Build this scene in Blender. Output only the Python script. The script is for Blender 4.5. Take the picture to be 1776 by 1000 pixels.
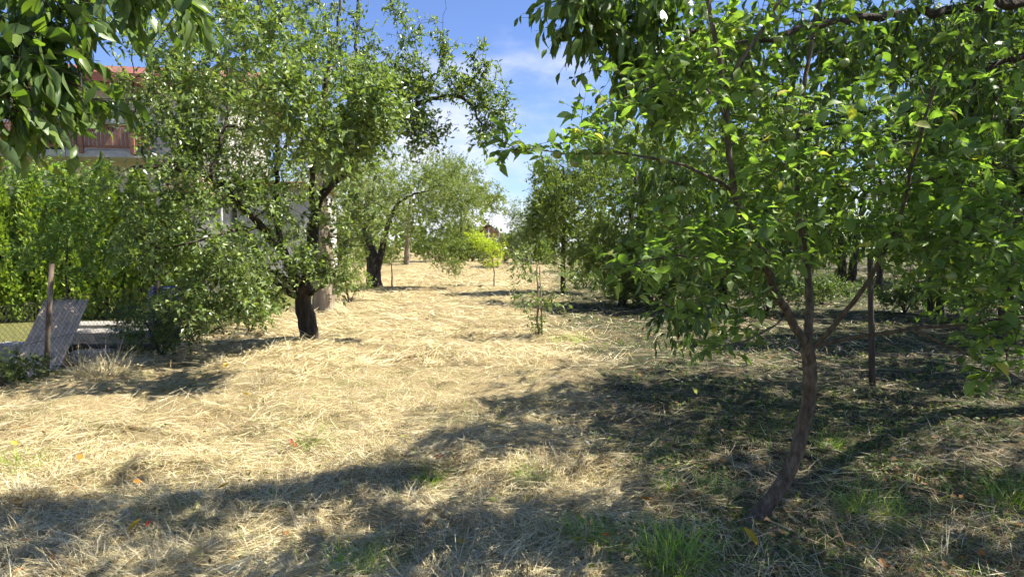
import bpy, math, random
import numpy as np
from mathutils import Vector, Matrix

for o in list(bpy.data.objects):
    bpy.data.objects.remove(o)
SC = bpy.context.scene
COL = SC.collection
rng = np.random.default_rng(11)
random.seed(5)

# ------------------------------------------------------------------ camera, sky, sun, exposure
FPX, HZ = 1150.0, 430.0                      # focal length and horizon row of the 1776 x 1000 photograph
EYE = np.array((0.0, 0.0, 1.6))
PITCH = math.atan((500 - HZ) / FPX)
cam_d = bpy.data.cameras.new('camera')
cam_d.sensor_width = 36.0
cam_d.lens = 36.0 * FPX / 1776.0
cam_d.clip_start, cam_d.clip_end = 0.05, 3000.0
cam = bpy.data.objects.new('camera', cam_d)
COL.objects.link(cam)
cam.location = EYE
cam.rotation_euler = (math.pi / 2 - PITCH, 0, 0)
SC.camera = cam

SUN_EL, SUN_AZ = math.radians(55), math.radians(89)       # azimuth counted from +Y (ahead) towards +X (right)
sun_dir = Vector((math.sin(SUN_AZ) * math.cos(SUN_EL), math.cos(SUN_AZ) * math.cos(SUN_EL), math.sin(SUN_EL)))
world = bpy.data.worlds.new('World')
SC.world = world
world.use_nodes = True
nt = world.node_tree
nt.nodes.clear()
w_out = nt.nodes.new('ShaderNodeOutputWorld')
w_bg = nt.nodes.new('ShaderNodeBackground')
w_sky = nt.nodes.new('ShaderNodeTexSky')
w_sky.sky_type = 'NISHITA'
w_sky.sun_disc = False
w_sky.sun_elevation = SUN_EL
w_sky.sun_rotation = SUN_AZ
w_sky.altitude = 300
w_sky.air_density, w_sky.dust_density, w_sky.ozone_density = 1.0, 0.0, 3.0
w_bg.inputs['Strength'].default_value = 0.072
# soft fair-weather cloud, denser towards the horizon all the way round
w_tc = nt.nodes.new('ShaderNodeTexCoord')
w_map = nt.nodes.new('ShaderNodeMapping')
w_map.inputs['Scale'].default_value = (1.0, 1.0, 2.4)
w_map.inputs['Rotation'].default_value = (0, 0, -0.16)
w_map.inputs['Location'].default_value = (-3.695, 3.156, 3.804)
w_noise = nt.nodes.new('ShaderNodeTexNoise')
w_noise.inputs['Scale'].default_value = 2.3
w_noise.inputs['Detail'].default_value = 7
w_noise.inputs['Roughness'].default_value = 0.55
w_sep = nt.nodes.new('ShaderNodeSeparateXYZ')
w_el = nt.nodes.new('ShaderNodeMapRange')
w_el.inputs['From Min'].default_value = 0.02
w_el.inputs['From Max'].default_value = 0.42
w_el.inputs['To Min'].default_value = 0.20
w_el.inputs['To Max'].default_value = -0.26
w_add = nt.nodes.new('ShaderNodeMath'); w_add.operation = 'ADD'
w_cov = nt.nodes.new('ShaderNodeMapRange')
w_cov.interpolation_type = 'SMOOTHSTEP'
w_cov.inputs['From Min'].default_value = 0.50
w_cov.inputs['From Max'].default_value = 0.72
w_cov.inputs['To Max'].default_value = 0.85
w_mix = nt.nodes.new('ShaderNodeMix'); w_mix.data_type = 'RGBA'
w_mix.inputs['B'].default_value = (8.0, 7.7, 6.3, 1)
L = nt.links.new
L(w_tc.outputs['Generated'], w_map.inputs['Vector'])
L(w_map.outputs['Vector'], w_noise.inputs['Vector'])
L(w_tc.outputs['Generated'], w_sep.inputs['Vector'])
L(w_sep.outputs['Z'], w_el.inputs['Value'])
L(w_noise.outputs['Fac'], w_add.inputs[0]); L(w_el.outputs['Result'], w_add.inputs[1])
L(w_add.outputs['Value'], w_cov.inputs['Value'])
L(w_cov.outputs['Result'], w_mix.inputs['Factor'])
L(w_sky.outputs['Color'], w_mix.inputs['A'])
w_tint = nt.nodes.new('ShaderNodeMix'); w_tint.data_type = 'RGBA'; w_tint.blend_type = 'MULTIPLY'
w_tint.inputs['Factor'].default_value = 1.0
w_tint.inputs['B'].default_value = (0.80, 0.83, 1.06, 1)
L(w_mix.outputs['Result'], w_tint.inputs['A'])
L(w_tint.outputs['Result'], w_bg.inputs['Color'])
L(w_bg.outputs['Background'], w_out.inputs['Surface'])

sun_d = bpy.data.lights.new('sun', 'SUN')
sun_d.energy = 5.0
sun_d.angle = math.radians(0.53)
sun_d.color = (1.0, 0.955, 0.87)
sun = bpy.data.objects.new('sun', sun_d)
COL.objects.link(sun)
sun.rotation_euler = sun_dir.to_track_quat('Z', 'Y').to_euler()
sun.location = (6, -2, 14)

SC.view_settings.view_transform = 'Standard'
SC.view_settings.look = 'None'
SC.view_settings.gamma = 1.0
SC.view_settings.exposure = 1.42
SC.view_settings.use_curve_mapping = False
SC.render.engine = 'CYCLES'
SC.cycles.max_bounces = 5
SC.cycles.diffuse_bounces = 3
SC.cycles.transmission_bounces = 4
SC.cycles.glossy_bounces = 2
SC.cycles.sample_clamp_indirect = 6.0
SC.cycles.caustics_reflective = False
SC.cycles.caustics_refractive = False
SC.cycles.use_light_tree = False
SC.cycles.use_adaptive_sampling = True
SC.cycles.adaptive_threshold = 0.05

# ------------------------------------------------------------------ geometry helpers
def hashn(ix, iy, s):
    h = (ix.astype(np.int64) * 374761393 + iy.astype(np.int64) * 668265263 + s * 1274126177) & 0x7fffffff
    h = ((h ^ (h >> 13)) * 1274126177) & 0x7fffffff
    return ((h ^ (h >> 16)) & 0xffff) / 65535.0

def vnoise(x, y, s=0):
    x = np.asarray(x, float); y = np.asarray(y, float)
    ix, iy = np.floor(x), np.floor(y)
    fx, fy = x - ix, y - iy
    fx = fx * fx * (3 - 2 * fx); fy = fy * fy * (3 - 2 * fy)
    a, b = hashn(ix, iy, s), hashn(ix + 1, iy, s)
    c, d = hashn(ix, iy + 1, s), hashn(ix + 1, iy + 1, s)
    return (a * (1 - fx) + b * fx) * (1 - fy) + (c * (1 - fx) + d * fx) * fy

def sstep(a, b, x):
    t = np.clip((x - a) / (b - a), 0, 1)
    return t * t * (3 - 2 * t)

def gh(x, y):
    """height of the ground"""
    x = np.asarray(x, float); y = np.asarray(y, float)
    field = sstep(-6.2, -5.0, x)
    z = 0.55 * sstep(18, 48, y)
    z = z + field * (0.15 * (vnoise(x / 1.5, y / 1.3, 1) - .5) + 0.14 * (vnoise(x / .55 + 9, y / .5, 2) - .5)
                     + 0.075 * (vnoise(x / .2, y / .2 + 7, 3) - .5)) * (1 - 0.5 * cover(x, y))
    z = z + 0.10 * np.exp(-((x + 4.2 - .1 * y) / .9) ** 2) * sstep(4, 7, y) * (1 - sstep(12, 16, y))
    z = z - 0.22 * (1 - sstep(-6.9, -5.8, x)) * (1 - sstep(22, 30, y))
    return z

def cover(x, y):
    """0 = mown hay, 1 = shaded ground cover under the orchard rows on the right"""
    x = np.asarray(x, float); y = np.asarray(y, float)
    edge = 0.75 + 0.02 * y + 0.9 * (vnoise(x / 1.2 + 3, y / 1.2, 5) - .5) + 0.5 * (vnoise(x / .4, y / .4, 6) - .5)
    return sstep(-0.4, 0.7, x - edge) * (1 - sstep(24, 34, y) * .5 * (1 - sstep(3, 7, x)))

def ray(px, py):
    x, y = (px - 888.0) / FPX, -(py - 500.0) / FPX
    c, s = math.cos(PITCH), math.sin(PITCH)
    return np.array((x, c + y * s, -s + y * c))

def P(px, py, D):
    d = ray(px, py)
    return EYE + d * (D / d[1])

def G(px, py):
    d = ray(px, py)
    t = 1.6 / max(-d[2], 1e-4)
    for _ in range(12):
        p = EYE + d * t
        t = (1.6 - float(gh(p[0], p[1]))) / max(-d[2], 1e-4)
    p = EYE + d * t
    return np.array((p[0], p[1], float(gh(p[0], p[1]))))

def project(p):
    q = np.asarray(p) - EYE
    c, s = math.cos(PITCH), math.sin(PITCH)
    dep = q[..., 1] * c - q[..., 2] * s
    up = q[..., 1] * s + q[..., 2] * c
    dep = np.where(dep < .05, .05, dep)
    return 888 + FPX * q[..., 0] / dep, 500 - FPX * up / dep, dep

def mesh_np(name, verts, faces, smooth=False):
    """faces: list of int arrays (n,k)"""
    me = bpy.data.meshes.new(name)
    verts = np.ascontiguousarray(verts, dtype=np.float32)
    me.vertices.add(len(verts))
    me.vertices.foreach_set('co', verts.ravel())
    faces = [np.asarray(f, dtype=np.int32) for f in faces if len(f)]
    idx = np.concatenate([f.ravel() for f in faces])
    tot = np.concatenate([np.full(len(f), f.shape[1], np.int32) for f in faces])
    start = np.concatenate([[0], np.cumsum(tot)[:-1]]).astype(np.int32)
    me.loops.add(len(idx))
    me.loops.foreach_set('vertex_index', idx)
    me.polygons.add(len(tot))
    me.polygons.foreach_set('loop_start', start)
    me.polygons.foreach_set('loop_total', tot)
    me.polygons.foreach_set('use_smooth', np.full(len(tot), smooth, dtype=bool))
    me.update(calc_edges=True)
    me.validate()
    return me

def link(name, me, mat=None, parent=None, kind=None):
    o = bpy.data.objects.new(name, me)
    COL.objects.link(o)
    if mat is not None and me is not None and len(me.materials) == 0:
        me.materials.append(mat)
    if parent is not None:
        o.parent = parent
    if kind:
        o['kind'] = kind
    return o

def tag(o, label, cat, group=None):
    o['label'] = label
    o['category'] = cat
    if group:
        o['group'] = group
    return o

def empty(name, loc=(0, 0, 0), label=None, cat=None, group=None):
    o = bpy.data.objects.new(name, None)
    o.empty_display_size = .2
    COL.objects.link(o)
    o.location = loc
    if label:
        tag(o, label, cat, group)
    return o

class MB:
    """collects boxes, tubes and quads into one mesh"""
    def __init__(s):
        s.v, s.f, s.n = [], {3: [], 4: []}, 0
    def add(s, v, f):
        for q in f:
            k = len(q)
            if k in (3, 4):
                s.f[k].append([i + s.n for i in q])
            else:
                for a in range(1, k - 1):
                    s.f[3].append([q[0] + s.n, q[a] + s.n, q[a + 1] + s.n])
        s.v += [tuple(map(float, p)) for p in v]; s.n += len(v)
        return s
    def box(s, c, size, R=None, bev=0.0):
        x, y, z = [q / 2 for q in size]
        b = min(bev, x * .8, y * .8, z * .8)
        if b <= 0:
            v = [(i * x, j * y, k * z) for k in (-1, 1) for j in (-1, 1) for i in (-1, 1)]
            f = [(0, 2, 3, 1), (4, 5, 7, 6), (0, 1, 5, 4), (2, 6, 7, 3), (0, 4, 6, 2), (1, 3, 7, 5)]
        else:
            v, f = [], []
            ring = [(-x + b, -y), (x - b, -y), (x, -y + b), (x, y - b), (x - b, y), (-x + b, y), (-x, y - b), (-x, -y + b)]
            ins = [(px * (1 - b / x), py * (1 - b / y)) for px, py in ring]
            for z_, rr in ((-z, ins), (-z + b, ring), (z - b, ring), (z, ins)):
                v += [(px, py, z_) for px, py in rr]
            for l in range(3):
                for i in range(8):
                    j = (i + 1) % 8
                    f.append((l * 8 + i, l * 8 + j, l * 8 + 8 + j, l * 8 + 8 + i))
            f.append(tuple(range(7, -1, -1))); f.append(tuple(range(24, 32)))
        v = [Vector(p) for p in v]
        if R is not None:
            v = [R @ p for p in v]
        return s.add([(p[0] + c[0], p[1] + c[1], p[2] + c[2]) for p in v], f)
    def tube(s, pts, rad, sides=8, cap=True):
        pts = [Vector(map(float, p)) for p in pts]
        if not hasattr(rad, '__len__'):
            rad = [rad] * len(pts)
        v, f = [], []
        for i, p in enumerate(pts):
            d = (pts[min(i + 1, len(pts) - 1)] - pts[max(i - 1, 0)]).normalized()
            ref = Vector((.12, -.9, -.4)) if abs(d.y) < .8 else Vector((1, .1, .2))
            u = (ref - d * ref.dot(d)).normalized(); w = d.cross(u)
            for k in range(sides):
                a = 2 * math.pi * k / sides
                v.append(p + (u * math.cos(a) + w * math.sin(a)) * rad[i])
        for i in range(len(pts) - 1):
            for k in range(sides):
                k2 = (k + 1) % sides
                f.append((i * sides + k, i * sides + k2, (i + 1) * sides + k2, (i + 1) * sides + k))
        if cap:
            f.append(tuple(range(sides - 1, -1, -1)))
            f.append(tuple((len(pts) - 1) * sides + k for k in range(sides)))
        return s.add(v, f)
    def mesh(s, name, smooth=False):
        return mesh_np(name, np.array(s.v), [np.array(s.f[k]) for k in (3, 4) if s.f[k]], smooth)
    def build(s, name, mat, parent=None, smooth=False, kind=None):
        return link(name, s.mesh(name, smooth), mat, parent, kind)

# ------------------------------------------------------------------ materials
def new_mat(name):
    m = bpy.data.materials.new(name)
    m.use_nodes = True
    m.node_tree.nodes.clear()
    return m, m.node_tree

def ramp(t, fac, stops):
    r = t.nodes.new('ShaderNodeValToRGB')
    e = r.color_ramp.elements
    while len(e) < len(stops):
        e.new(0.5)
    for el, (p, c) in zip(e, stops):
        el.position = p; el.color = (*c, 1)
    if fac is not None:
        t.links.new(fac, r.inputs['Fac'])
    return r.outputs['Color']

def island_random(t):
    g = t.nodes.new('ShaderNodeNewGeometry')
    o = t.nodes.new('ShaderNodeObjectInfo')
    a = t.nodes.new('ShaderNodeMath'); a.operation = 'ADD'
    f = t.nodes.new('ShaderNodeMath'); f.operation = 'FRACT'
    t.links.new(g.outputs['Random Per Island'], a.inputs[0])
    t.links.new(o.outputs['Random'], a.inputs[1])
    t.links.new(a.outputs[0], f.inputs[0])
    return f.outputs[0], g

def leaf_mat(name, stops, trans=0.42, tcol=(1.5, 1.7, .6), rough=.42, spec=.45, under=None, gain=1.5):
    """stops: colour ramp over a random value per leaf; the translucent light is a yellower green"""
    m, t = new_mat(name)
    rnd, geo = island_random(t)
    col = ramp(t, rnd, [(p_, tuple(min(.8, q_ * gain) for q_ in c_)) for p_, c_ in stops])
    if under:
        mx = t.nodes.new('ShaderNodeMix'); mx.data_type = 'RGBA'
        t.links.new(geo.outputs['Backfacing'], mx.inputs['Factor'])
        t.links.new(col, mx.inputs['A'])
        mu = t.nodes.new('ShaderNodeMix'); mu.data_type = 'RGBA'
        mu.inputs['Factor'].default_value = .6
        t.links.new(col, mu.inputs['A']); mu.inputs['B'].default_value = (*under, 1)
        t.links.new(mu.outputs['Result'], mx.inputs['B'])
        dcol = mx.outputs['Result']
    else:
        dcol = col
    b = t.nodes.new('ShaderNodeBsdfPrincipled')
    b.inputs['Roughness'].default_value = rough
    b.inputs['Specular IOR Level'].default_value = spec
    t.links.new(dcol, b.inputs['Base Color'])
    tc = t.nodes.new('ShaderNodeMix'); tc.data_type = 'RGBA'; tc.blend_type = 'MULTIPLY'
    tc.inputs['Factor'].default_value = 1
    tc.clamp_result = False
    t.links.new(col, tc.inputs['A']); tc.inputs['B'].default_value = (*tcol, 1)
    tr = t.nodes.new('ShaderNodeBsdfTranslucent')
    t.links.new(tc.outputs['Result'], tr.inputs['Color'])
    mix = t.nodes.new('ShaderNodeMixShader'); mix.inputs['Fac'].default_value = trans
    out = t.nodes.new('ShaderNodeOutputMaterial')
    t.links.new(b.outputs[0], mix.inputs[1]); t.links.new(tr.outputs[0], mix.inputs[2])
    t.links.new(mix.outputs[0], out.inputs['Surface'])
    return m

def surf_mat(name, c1, c2, scale=8.0, rough=.8, stretch=(1, 1, 1), bump=.3, detail=6, spec=.3, c3=None, bdist=.02):
    """noise-varied surface with fine relief, object coordinates"""
    m, t = new_mat(name)
    tc = t.nodes.new('ShaderNodeTexCoord')
    mp = t.nodes.new('ShaderNodeMapping'); mp.inputs['Scale'].default_value = stretch
    n = t.nodes.new('ShaderNodeTexNoise')
    n.inputs['Scale'].default_value = scale; n.inputs['Detail'].default_value = detail
    n.inputs['Roughness'].default_value = .62
    t.links.new(tc.outputs['Object'], mp.inputs['Vector'])
    t.links.new(mp.outputs['Vector'], n.inputs['Vector'])
    stops = [(.32, c1), (.68, c2)] if c3 is None else [(.28, c1), (.52, c2), (.72, c3)]
    col = ramp(t, n.outputs['Fac'], stops)
    b = t.nodes.new('ShaderNodeBsdfPrincipled')
    b.inputs['Roughness'].default_value = rough
    b.inputs['Specular IOR Level'].default_value = spec
    t.links.new(col, b.inputs['Base Color'])
    if bump:
        bp = t.nodes.new('ShaderNodeBump'); bp.inputs['Strength'].default_value = bump
        bp.inputs['Distance'].default_value = bdist
        t.links.new(n.outputs['Fac'], bp.inputs['Height'])
        t.links.new(bp.outputs['Normal'], b.inputs['Normal'])
    out = t.nodes.new('ShaderNodeOutputMaterial')
    t.links.new(b.outputs[0], out.inputs['Surface'])
    return m

def island_mat(name, stops, rough=.75, spec=.25, trans=0.0):
    m, t = new_mat(name)
    rnd, geo = island_random(t)
    col = ramp(t, rnd, stops)
    b = t.nodes.new('ShaderNodeBsdfPrincipled')
    b.inputs['Roughness'].default_value = rough
    b.inputs['Specular IOR Level'].default_value = spec
    t.links.new(col, b.inputs['Base Color'])
    out = t.nodes.new('ShaderNodeOutputMaterial')
    if trans:
        tr = t.nodes.new('ShaderNodeBsdfTranslucent'); t.links.new(col, tr.inputs['Color'])
        mx = t.nodes.new('ShaderNodeMixShader'); mx.inputs['Fac'].default_value = trans
        t.links.new(b.outputs[0], mx.inputs[1]); t.links.new(tr.outputs[0], mx.inputs[2])
        t.links.new(mx.outputs[0], out.inputs['Surface'])
    else:
        t.links.new(b.outputs[0], out.inputs['Surface'])
    return m

M = {}
M['apple_leaf'] = leaf_mat('apple_leaf', [(0, (.070, .110, .028)), (.5, (.105, .155, .042)), (.88, (.145, .200, .055)), (.97, (.18, .22, .06)), (1, (.36, .30, .06))], .46, (1.62, 1.9, .55), .48, .4, under=(.17, .215, .11), gain=1.55)
M['cherry_leaf'] = leaf_mat('cherry_leaf', [(0, (.045, .075, .018)), (.6, (.078, .118, .028)), (1, (.120, .160, .038))], .36, (1.6, 1.9, .5), .36, .5, under=(.10, .15, .06))
M['plum_leaf'] = leaf_mat('plum_leaf', [(0, (.075, .110, .038)), (.5, (.118, .160, .055)), (.85, (.165, .210, .072)), (1, (.225, .255, .085))], .34, (1.6, 1.75, .5), .38, .55, under=(.14, .18, .085))
M['orchard_leaf'] = leaf_mat('orchard_leaf', [(0, (.075, .105, .028)), (.6, (.120, .155, .042)), (1, (.180, .210, .058))], .36, (1.6, 1.8, .5), .45, .4)
M['pale_leaf'] = leaf_mat('pale_leaf', [(0, (.115, .145, .048)), (.6, (.165, .195, .066)), (1, (.22, .245, .085))], .36, (1.5, 1.6, .5), .45, .4)
M['lime_leaf'] = leaf_mat('lime_leaf', [(0, (.20, .27, .03)), (.6, (.30, .36, .035)), (1, (.40, .43, .04))], .40, (1.35, 1.4, .5), .5, .3)
M['willow_leaf'] = leaf_mat('willow_leaf', [(0, (.10, .14, .07)), (1, (.18, .22, .11))], .3, (1.4, 1.5, .7), .5, .3)
M['thuja_leaf'] = leaf_mat('thuja_leaf', [(0, (.070, .105, .024)), (.45, (.118, .165, .034)), (.95, (.195, .235, .046)), (1, (.17, .12, .05))], .30, (1.5, 1.6, .4), .5, .35, gain=1.95)
M['shrub_leaf'] = leaf_mat('shrub_leaf', [(0, (.042, .066, .020)), (.6, (.070, .102, .030)), (1, (.12, .15, .045))], .34, (1.6, 1.8, .5), .42, .45)
M['weed_leaf'] = leaf_mat('weed_leaf', [(0, (.045, .066, .020)), (.6, (.075, .102, .030)), (1, (.13, .155, .045))], .34, (1.6, 1.8, .5), .5, .35)
M['grass'] = leaf_mat('grass_blade', [(0, (.075, .135, .022)), (.7, (.140, .200, .036)), (1, (.24, .27, .07))], .38, (1.6, 1.7, .6), .5, .35, gain=1.9)
M['straw'] = island_mat('straw', [(0, (.24, .17, .075)), (.25, (.48, .375, .18)), (.6, (.70, .59, .32)), (.9, (.84, .75, .47)), (1, (.55, .50, .40))], .55, .4, .18)
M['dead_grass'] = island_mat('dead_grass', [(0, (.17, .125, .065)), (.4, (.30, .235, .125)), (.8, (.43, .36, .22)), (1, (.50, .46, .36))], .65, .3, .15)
M['litter'] = island_mat('leaf_litter', [(0, (.13, .075, .035)), (.5, (.22, .125, .055)), (.85, (.34, .20, .08)), (1, (.42, .17, .05))], .7, .25, .15)
M['bark_dark'] = surf_mat('bark_dark', (.012, .009, .007), (.060, .046, .035), 14, .9, (1, 1, .3), 1.0, c3=(.12, .10, .08), bdist=.03)
M['bark_apple'] = surf_mat('bark_apple', (.045, .034, .023), (.115, .090, .062), 38, .85, (1, 1, .4), 1.0, c3=(.215, .175, .125), bdist=.02)
M['bark_pale'] = surf_mat('bark_pale', (.12, .09, .06), (.30, .24, .17), 9, .9, (1, 1, .25), 1.0, c3=(.42, .36, .28), bdist=.04)
M['stake'] = surf_mat('stake_wood', (.12, .085, .05), (.26, .20, .13), 18, .85, (1, 1, .15), .5)
M['wood_grey'] = surf_mat('wood_grey', (.05, .042, .036), (.14, .12, .10), 18, .9, (1, 1, .12), .6)

def single(name, c, rough=.6, spec=.4, var=.15, scale=6):
    c1 = tuple(q * (1 - var) for q in c); c2 = tuple(min(1, q * (1 + var)) for q in c)
    return surf_mat(name, c1, c2, scale, rough, (1, 1, 1), .12, spec=spec)

# ------------------------------------------------------------------ ground
def axis(*segs):
    out = [segs[0][0]]
    for a, b, st in segs:
        n = max(1, int(round((b - a) / st)))
        out += list(np.linspace(a, b, n + 1)[1:])
    return np.array(out)

gx = axis((-900, -100, 100), (-100, -30, 10), (-30, -9, 1.0), (-9, 9, .125), (9, 30, 1.0), (30, 100, 10), (100, 900, 100))
gy = axis((-300, -20, 40), (-20, 1, 1.5), (1, 14, .125), (14, 26, .3), (26, 60, 1.0), (60, 120, 6), (120, 1500, 120))
X, Y = np.meshgrid(gx, gy)
Z = gh(X, Y)
nx, ny = len(gx), len(gy)
i = np.arange(nx - 1)[None, :] + np.arange(ny - 1)[:, None] * nx
quads = np.stack([i, i + 1, i + 1 + nx, i + nx], -1).reshape(-1, 4)
g_me = mesh_np('ground', np.stack([X, Y, Z], -1).reshape(-1, 3), [quads], True)
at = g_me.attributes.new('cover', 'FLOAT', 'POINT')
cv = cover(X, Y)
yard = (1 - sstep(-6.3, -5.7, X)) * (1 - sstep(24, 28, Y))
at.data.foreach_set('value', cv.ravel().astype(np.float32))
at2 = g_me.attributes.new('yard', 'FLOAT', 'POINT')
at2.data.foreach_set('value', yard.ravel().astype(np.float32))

m, t = new_mat('ground_hay')
tc = t.nodes.new('ShaderNodeTexCoord')
def noise(scale, detail=6, stretch=None, rot=0, rough=.6):
    n = t.nodes.new('ShaderNodeTexNoise')
    n.inputs['Scale'].default_value = scale; n.inputs['Detail'].default_value = detail
    n.inputs['Roughness'].default_value = rough
    if stretch:
        mp = t.nodes.new('ShaderNodeMapping'); mp.inputs['Scale'].default_value = stretch
        mp.inputs['Rotation'].default_value = (0, 0, rot)
        t.links.new(tc.outputs['Object'], mp.inputs['Vector']); t.links.new(mp.outputs['Vector'], n.inputs['Vector'])
    else:
        t.links.new(tc.outputs['Object'], n.inputs['Vector'])
    return n.outputs['Fac']
def mixc(fac, a, b, blend='MIX'):
    x = t.nodes.new('ShaderNodeMix'); x.data_type = 'RGBA'; x.blend_type = blend
    for s_, v_ in (('Factor', fac), ('A', a), ('B', b)):
        if isinstance(v_, (int, float)):
            x.inputs[s_].default_value = v_
        elif isinstance(v_, tuple):
            x.inputs[s_].default_value = (*v_, 1)
        else:
            t.links.new(v_, x.inputs[s_])
    return x.outputs['Result']
def attr(n_):
    a = t.nodes.new('ShaderNodeAttribute'); a.attribute_name = n_
    return a.outputs['Fac']
n1 = noise(26, 5, (1, 5, 1), .6); n2 = noise(26, 5, (5, 1, 1), .25); n3 = noise(1.1, 4); n4 = noise(60, 3)
straw_a = ramp(t, n1, [(.30, (.13, .095, .045)), (.5, (.34, .26, .13)), (.7, (.60, .49, .27))])
straw_b = ramp(t, n2, [(.30, (.12, .09, .042)), (.5, (.32, .245, .12)), (.7, (.58, .47, .26))])
hay = mixc(noise(3, 3), straw_a, straw_b)
hay = mixc(ramp(t, n3, [(.47, (0, 0, 0)), (.68, (.7, .7, .7))]), hay, (.17, .18, .06))
hay = mixc(ramp(t, noise(.55, 5), [(.48, (0, 0, 0)), (.66, (.55, .55, .55))]), hay, (.22, .15, .075))
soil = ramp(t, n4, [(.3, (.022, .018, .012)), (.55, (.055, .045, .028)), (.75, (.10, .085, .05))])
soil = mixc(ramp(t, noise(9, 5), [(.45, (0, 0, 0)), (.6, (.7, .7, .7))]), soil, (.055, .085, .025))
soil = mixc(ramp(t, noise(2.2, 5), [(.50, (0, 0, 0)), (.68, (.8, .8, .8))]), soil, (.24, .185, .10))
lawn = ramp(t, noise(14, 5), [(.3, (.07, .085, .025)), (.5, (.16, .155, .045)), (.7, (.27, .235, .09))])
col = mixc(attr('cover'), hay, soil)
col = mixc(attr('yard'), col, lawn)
b = t.nodes.new('ShaderNodeBsdfPrincipled')
b.inputs['Roughness'].default_value = .85; b.inputs['Specular IOR Level'].default_value = .15
t.links.new(col, b.inputs['Base Color'])
bp = t.nodes.new('ShaderNodeBump'); bp.inputs['Strength'].default_value = .8; bp.inputs['Distance'].default_value = .03
mm = t.nodes.new('ShaderNodeMath'); mm.operation = 'ADD'
t.links.new(n1, mm.inputs[0]); t.links.new(n2, mm.inputs[1])
t.links.new(mm.outputs[0], bp.inputs['Height']); t.links.new(bp.outputs['Normal'], b.inputs['Normal'])
out = t.nodes.new('ShaderNodeOutputMaterial'); t.links.new(b.outputs[0], out.inputs['Surface'])
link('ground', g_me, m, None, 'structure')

# ------------------------------------------------------------------ straw, grass and litter on the ground
def strips(base, ang, pitch, length, width, curl, segs=2, lift=None):
    """bent ribbon per entry: two or three cross rows"""
    n = len(base)
    d = np.stack([np.cos(ang) * np.cos(pitch), np.sin(ang) * np.cos(pitch), np.sin(pitch)], -1)
    side = np.stack([-np.sin(ang), np.cos(ang), np.zeros(n)], -1)
    roll = rng.normal(0, .5, n)[:, None]
    side = side * np.cos(roll) + np.array((0, 0, 1.0)) * np.sin(roll)
    rows = []
    for k in range(segs + 1):
        u = k / segs
        c = base + d * (length * u)[:, None]
        cc = np.stack([-np.sin(ang), np.cos(ang), np.zeros(n)], -1) * (curl * length * u * u)[:, None]
        z = np.zeros((n, 3)); z[:, 2] = -np.abs(curl) * length * .35 * u * u
        w = width * (1 - .75 * u ** 2)
        rows += [c + cc + z - side * w[:, None] / 2, c + cc + z + side * w[:, None] / 2]
    v = np.stack(rows, 1)
    nv = 2 * (segs + 1)
    off = (np.arange(n) * nv)[:, None]
    f = np.concatenate([off + np.array([[2 * k, 2 * k + 1, 2 * k + 3, 2 * k + 2]]) for k in range(segs)], 0)
    return v.reshape(-1, 3), f

def ground_samples(n, y0=436, y1=1120, x0=-420, x1=2200):
    px = rng.uniform(x0, x1, n); py = rng.uniform(y0, y1, n)
    D = 1.6 * FPX / (py - HZ)
    for _ in range(3):
        x = (px - 888) / FPX * D
        D = (1.6 - gh(x, D)) * FPX / (py - HZ)
    x = (px - 888) / FPX * D
    ok = (D < 48) & (D > 1.6) & (x > -5.7) & (x < 26)
    return x[ok], D[ok]

def hay_layer(n, thin, lenr, wid, mat, name, label):
    x, y = ground_samples(n)
    keep = rng.random(len(x)) > cover(x, y) * thin
    x, y = x[keep], y[keep]
    k = len(x)
    far = np.clip(y / 7.0, 1, 4)
    lng = rng.uniform(*lenr, k) * (.85 + .15 * far)
    w = rng.uniform(*wid, k) * far
    ang = 6.5 * vnoise(x / 1.1, y / 1.1, 21) + rng.normal(0, .75, k) + np.pi * (rng.random(k) < .5)
    tuft = vnoise(x / .28, y / .28, 31)
    pitch = rng.normal(.03, .22, k) + (tuft > .72) * rng.uniform(0, .45, k)
    z = gh(x, y) + rng.uniform(.0, .03, k) + .035 * tuft
    v, f = strips(np.stack([x, y, z], -1), ang, pitch, lng, w, rng.normal(0, .22, k))
    o = link(name, mesh_np(name, v, [f]), mat, None, 'stuff')
    tag(o, label, name.split('_')[-1])
    return o

hay_layer(190000, .90, (.05, .24), (.0020, .0042), M['straw'], 'mown_hay', 'dry golden mown hay strewn over the orchard field')
x_, y_ = None, None

def mid_hay():
    x, y = ground_samples(70000, y0=448, y1=640)
    keep = rng.random(len(x)) > cover(x, y) * .9
    x, y = x[keep], y[keep]; k = len(x)
    far = np.clip(y / 6.0, 1, 6)
    z = gh(x, y) + rng.uniform(.0, .05, k)
    v, f = strips(np.stack([x, y, z], -1), 6.5 * vnoise(x / 1.6, y / 1.6, 71) + rng.normal(0, .6, k), rng.normal(.08, .2, k), rng.uniform(.10, .34, k) * (.8 + .2 * far), rng.uniform(.003, .006, k) * far, rng.normal(0, .25, k))
    tag(link('loose_hay', mesh_np('loose_hay', v, [f]), M['straw'], None, 'stuff'), 'loose ridges of dry hay across the middle of the field', 'hay')
mid_hay()

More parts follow.
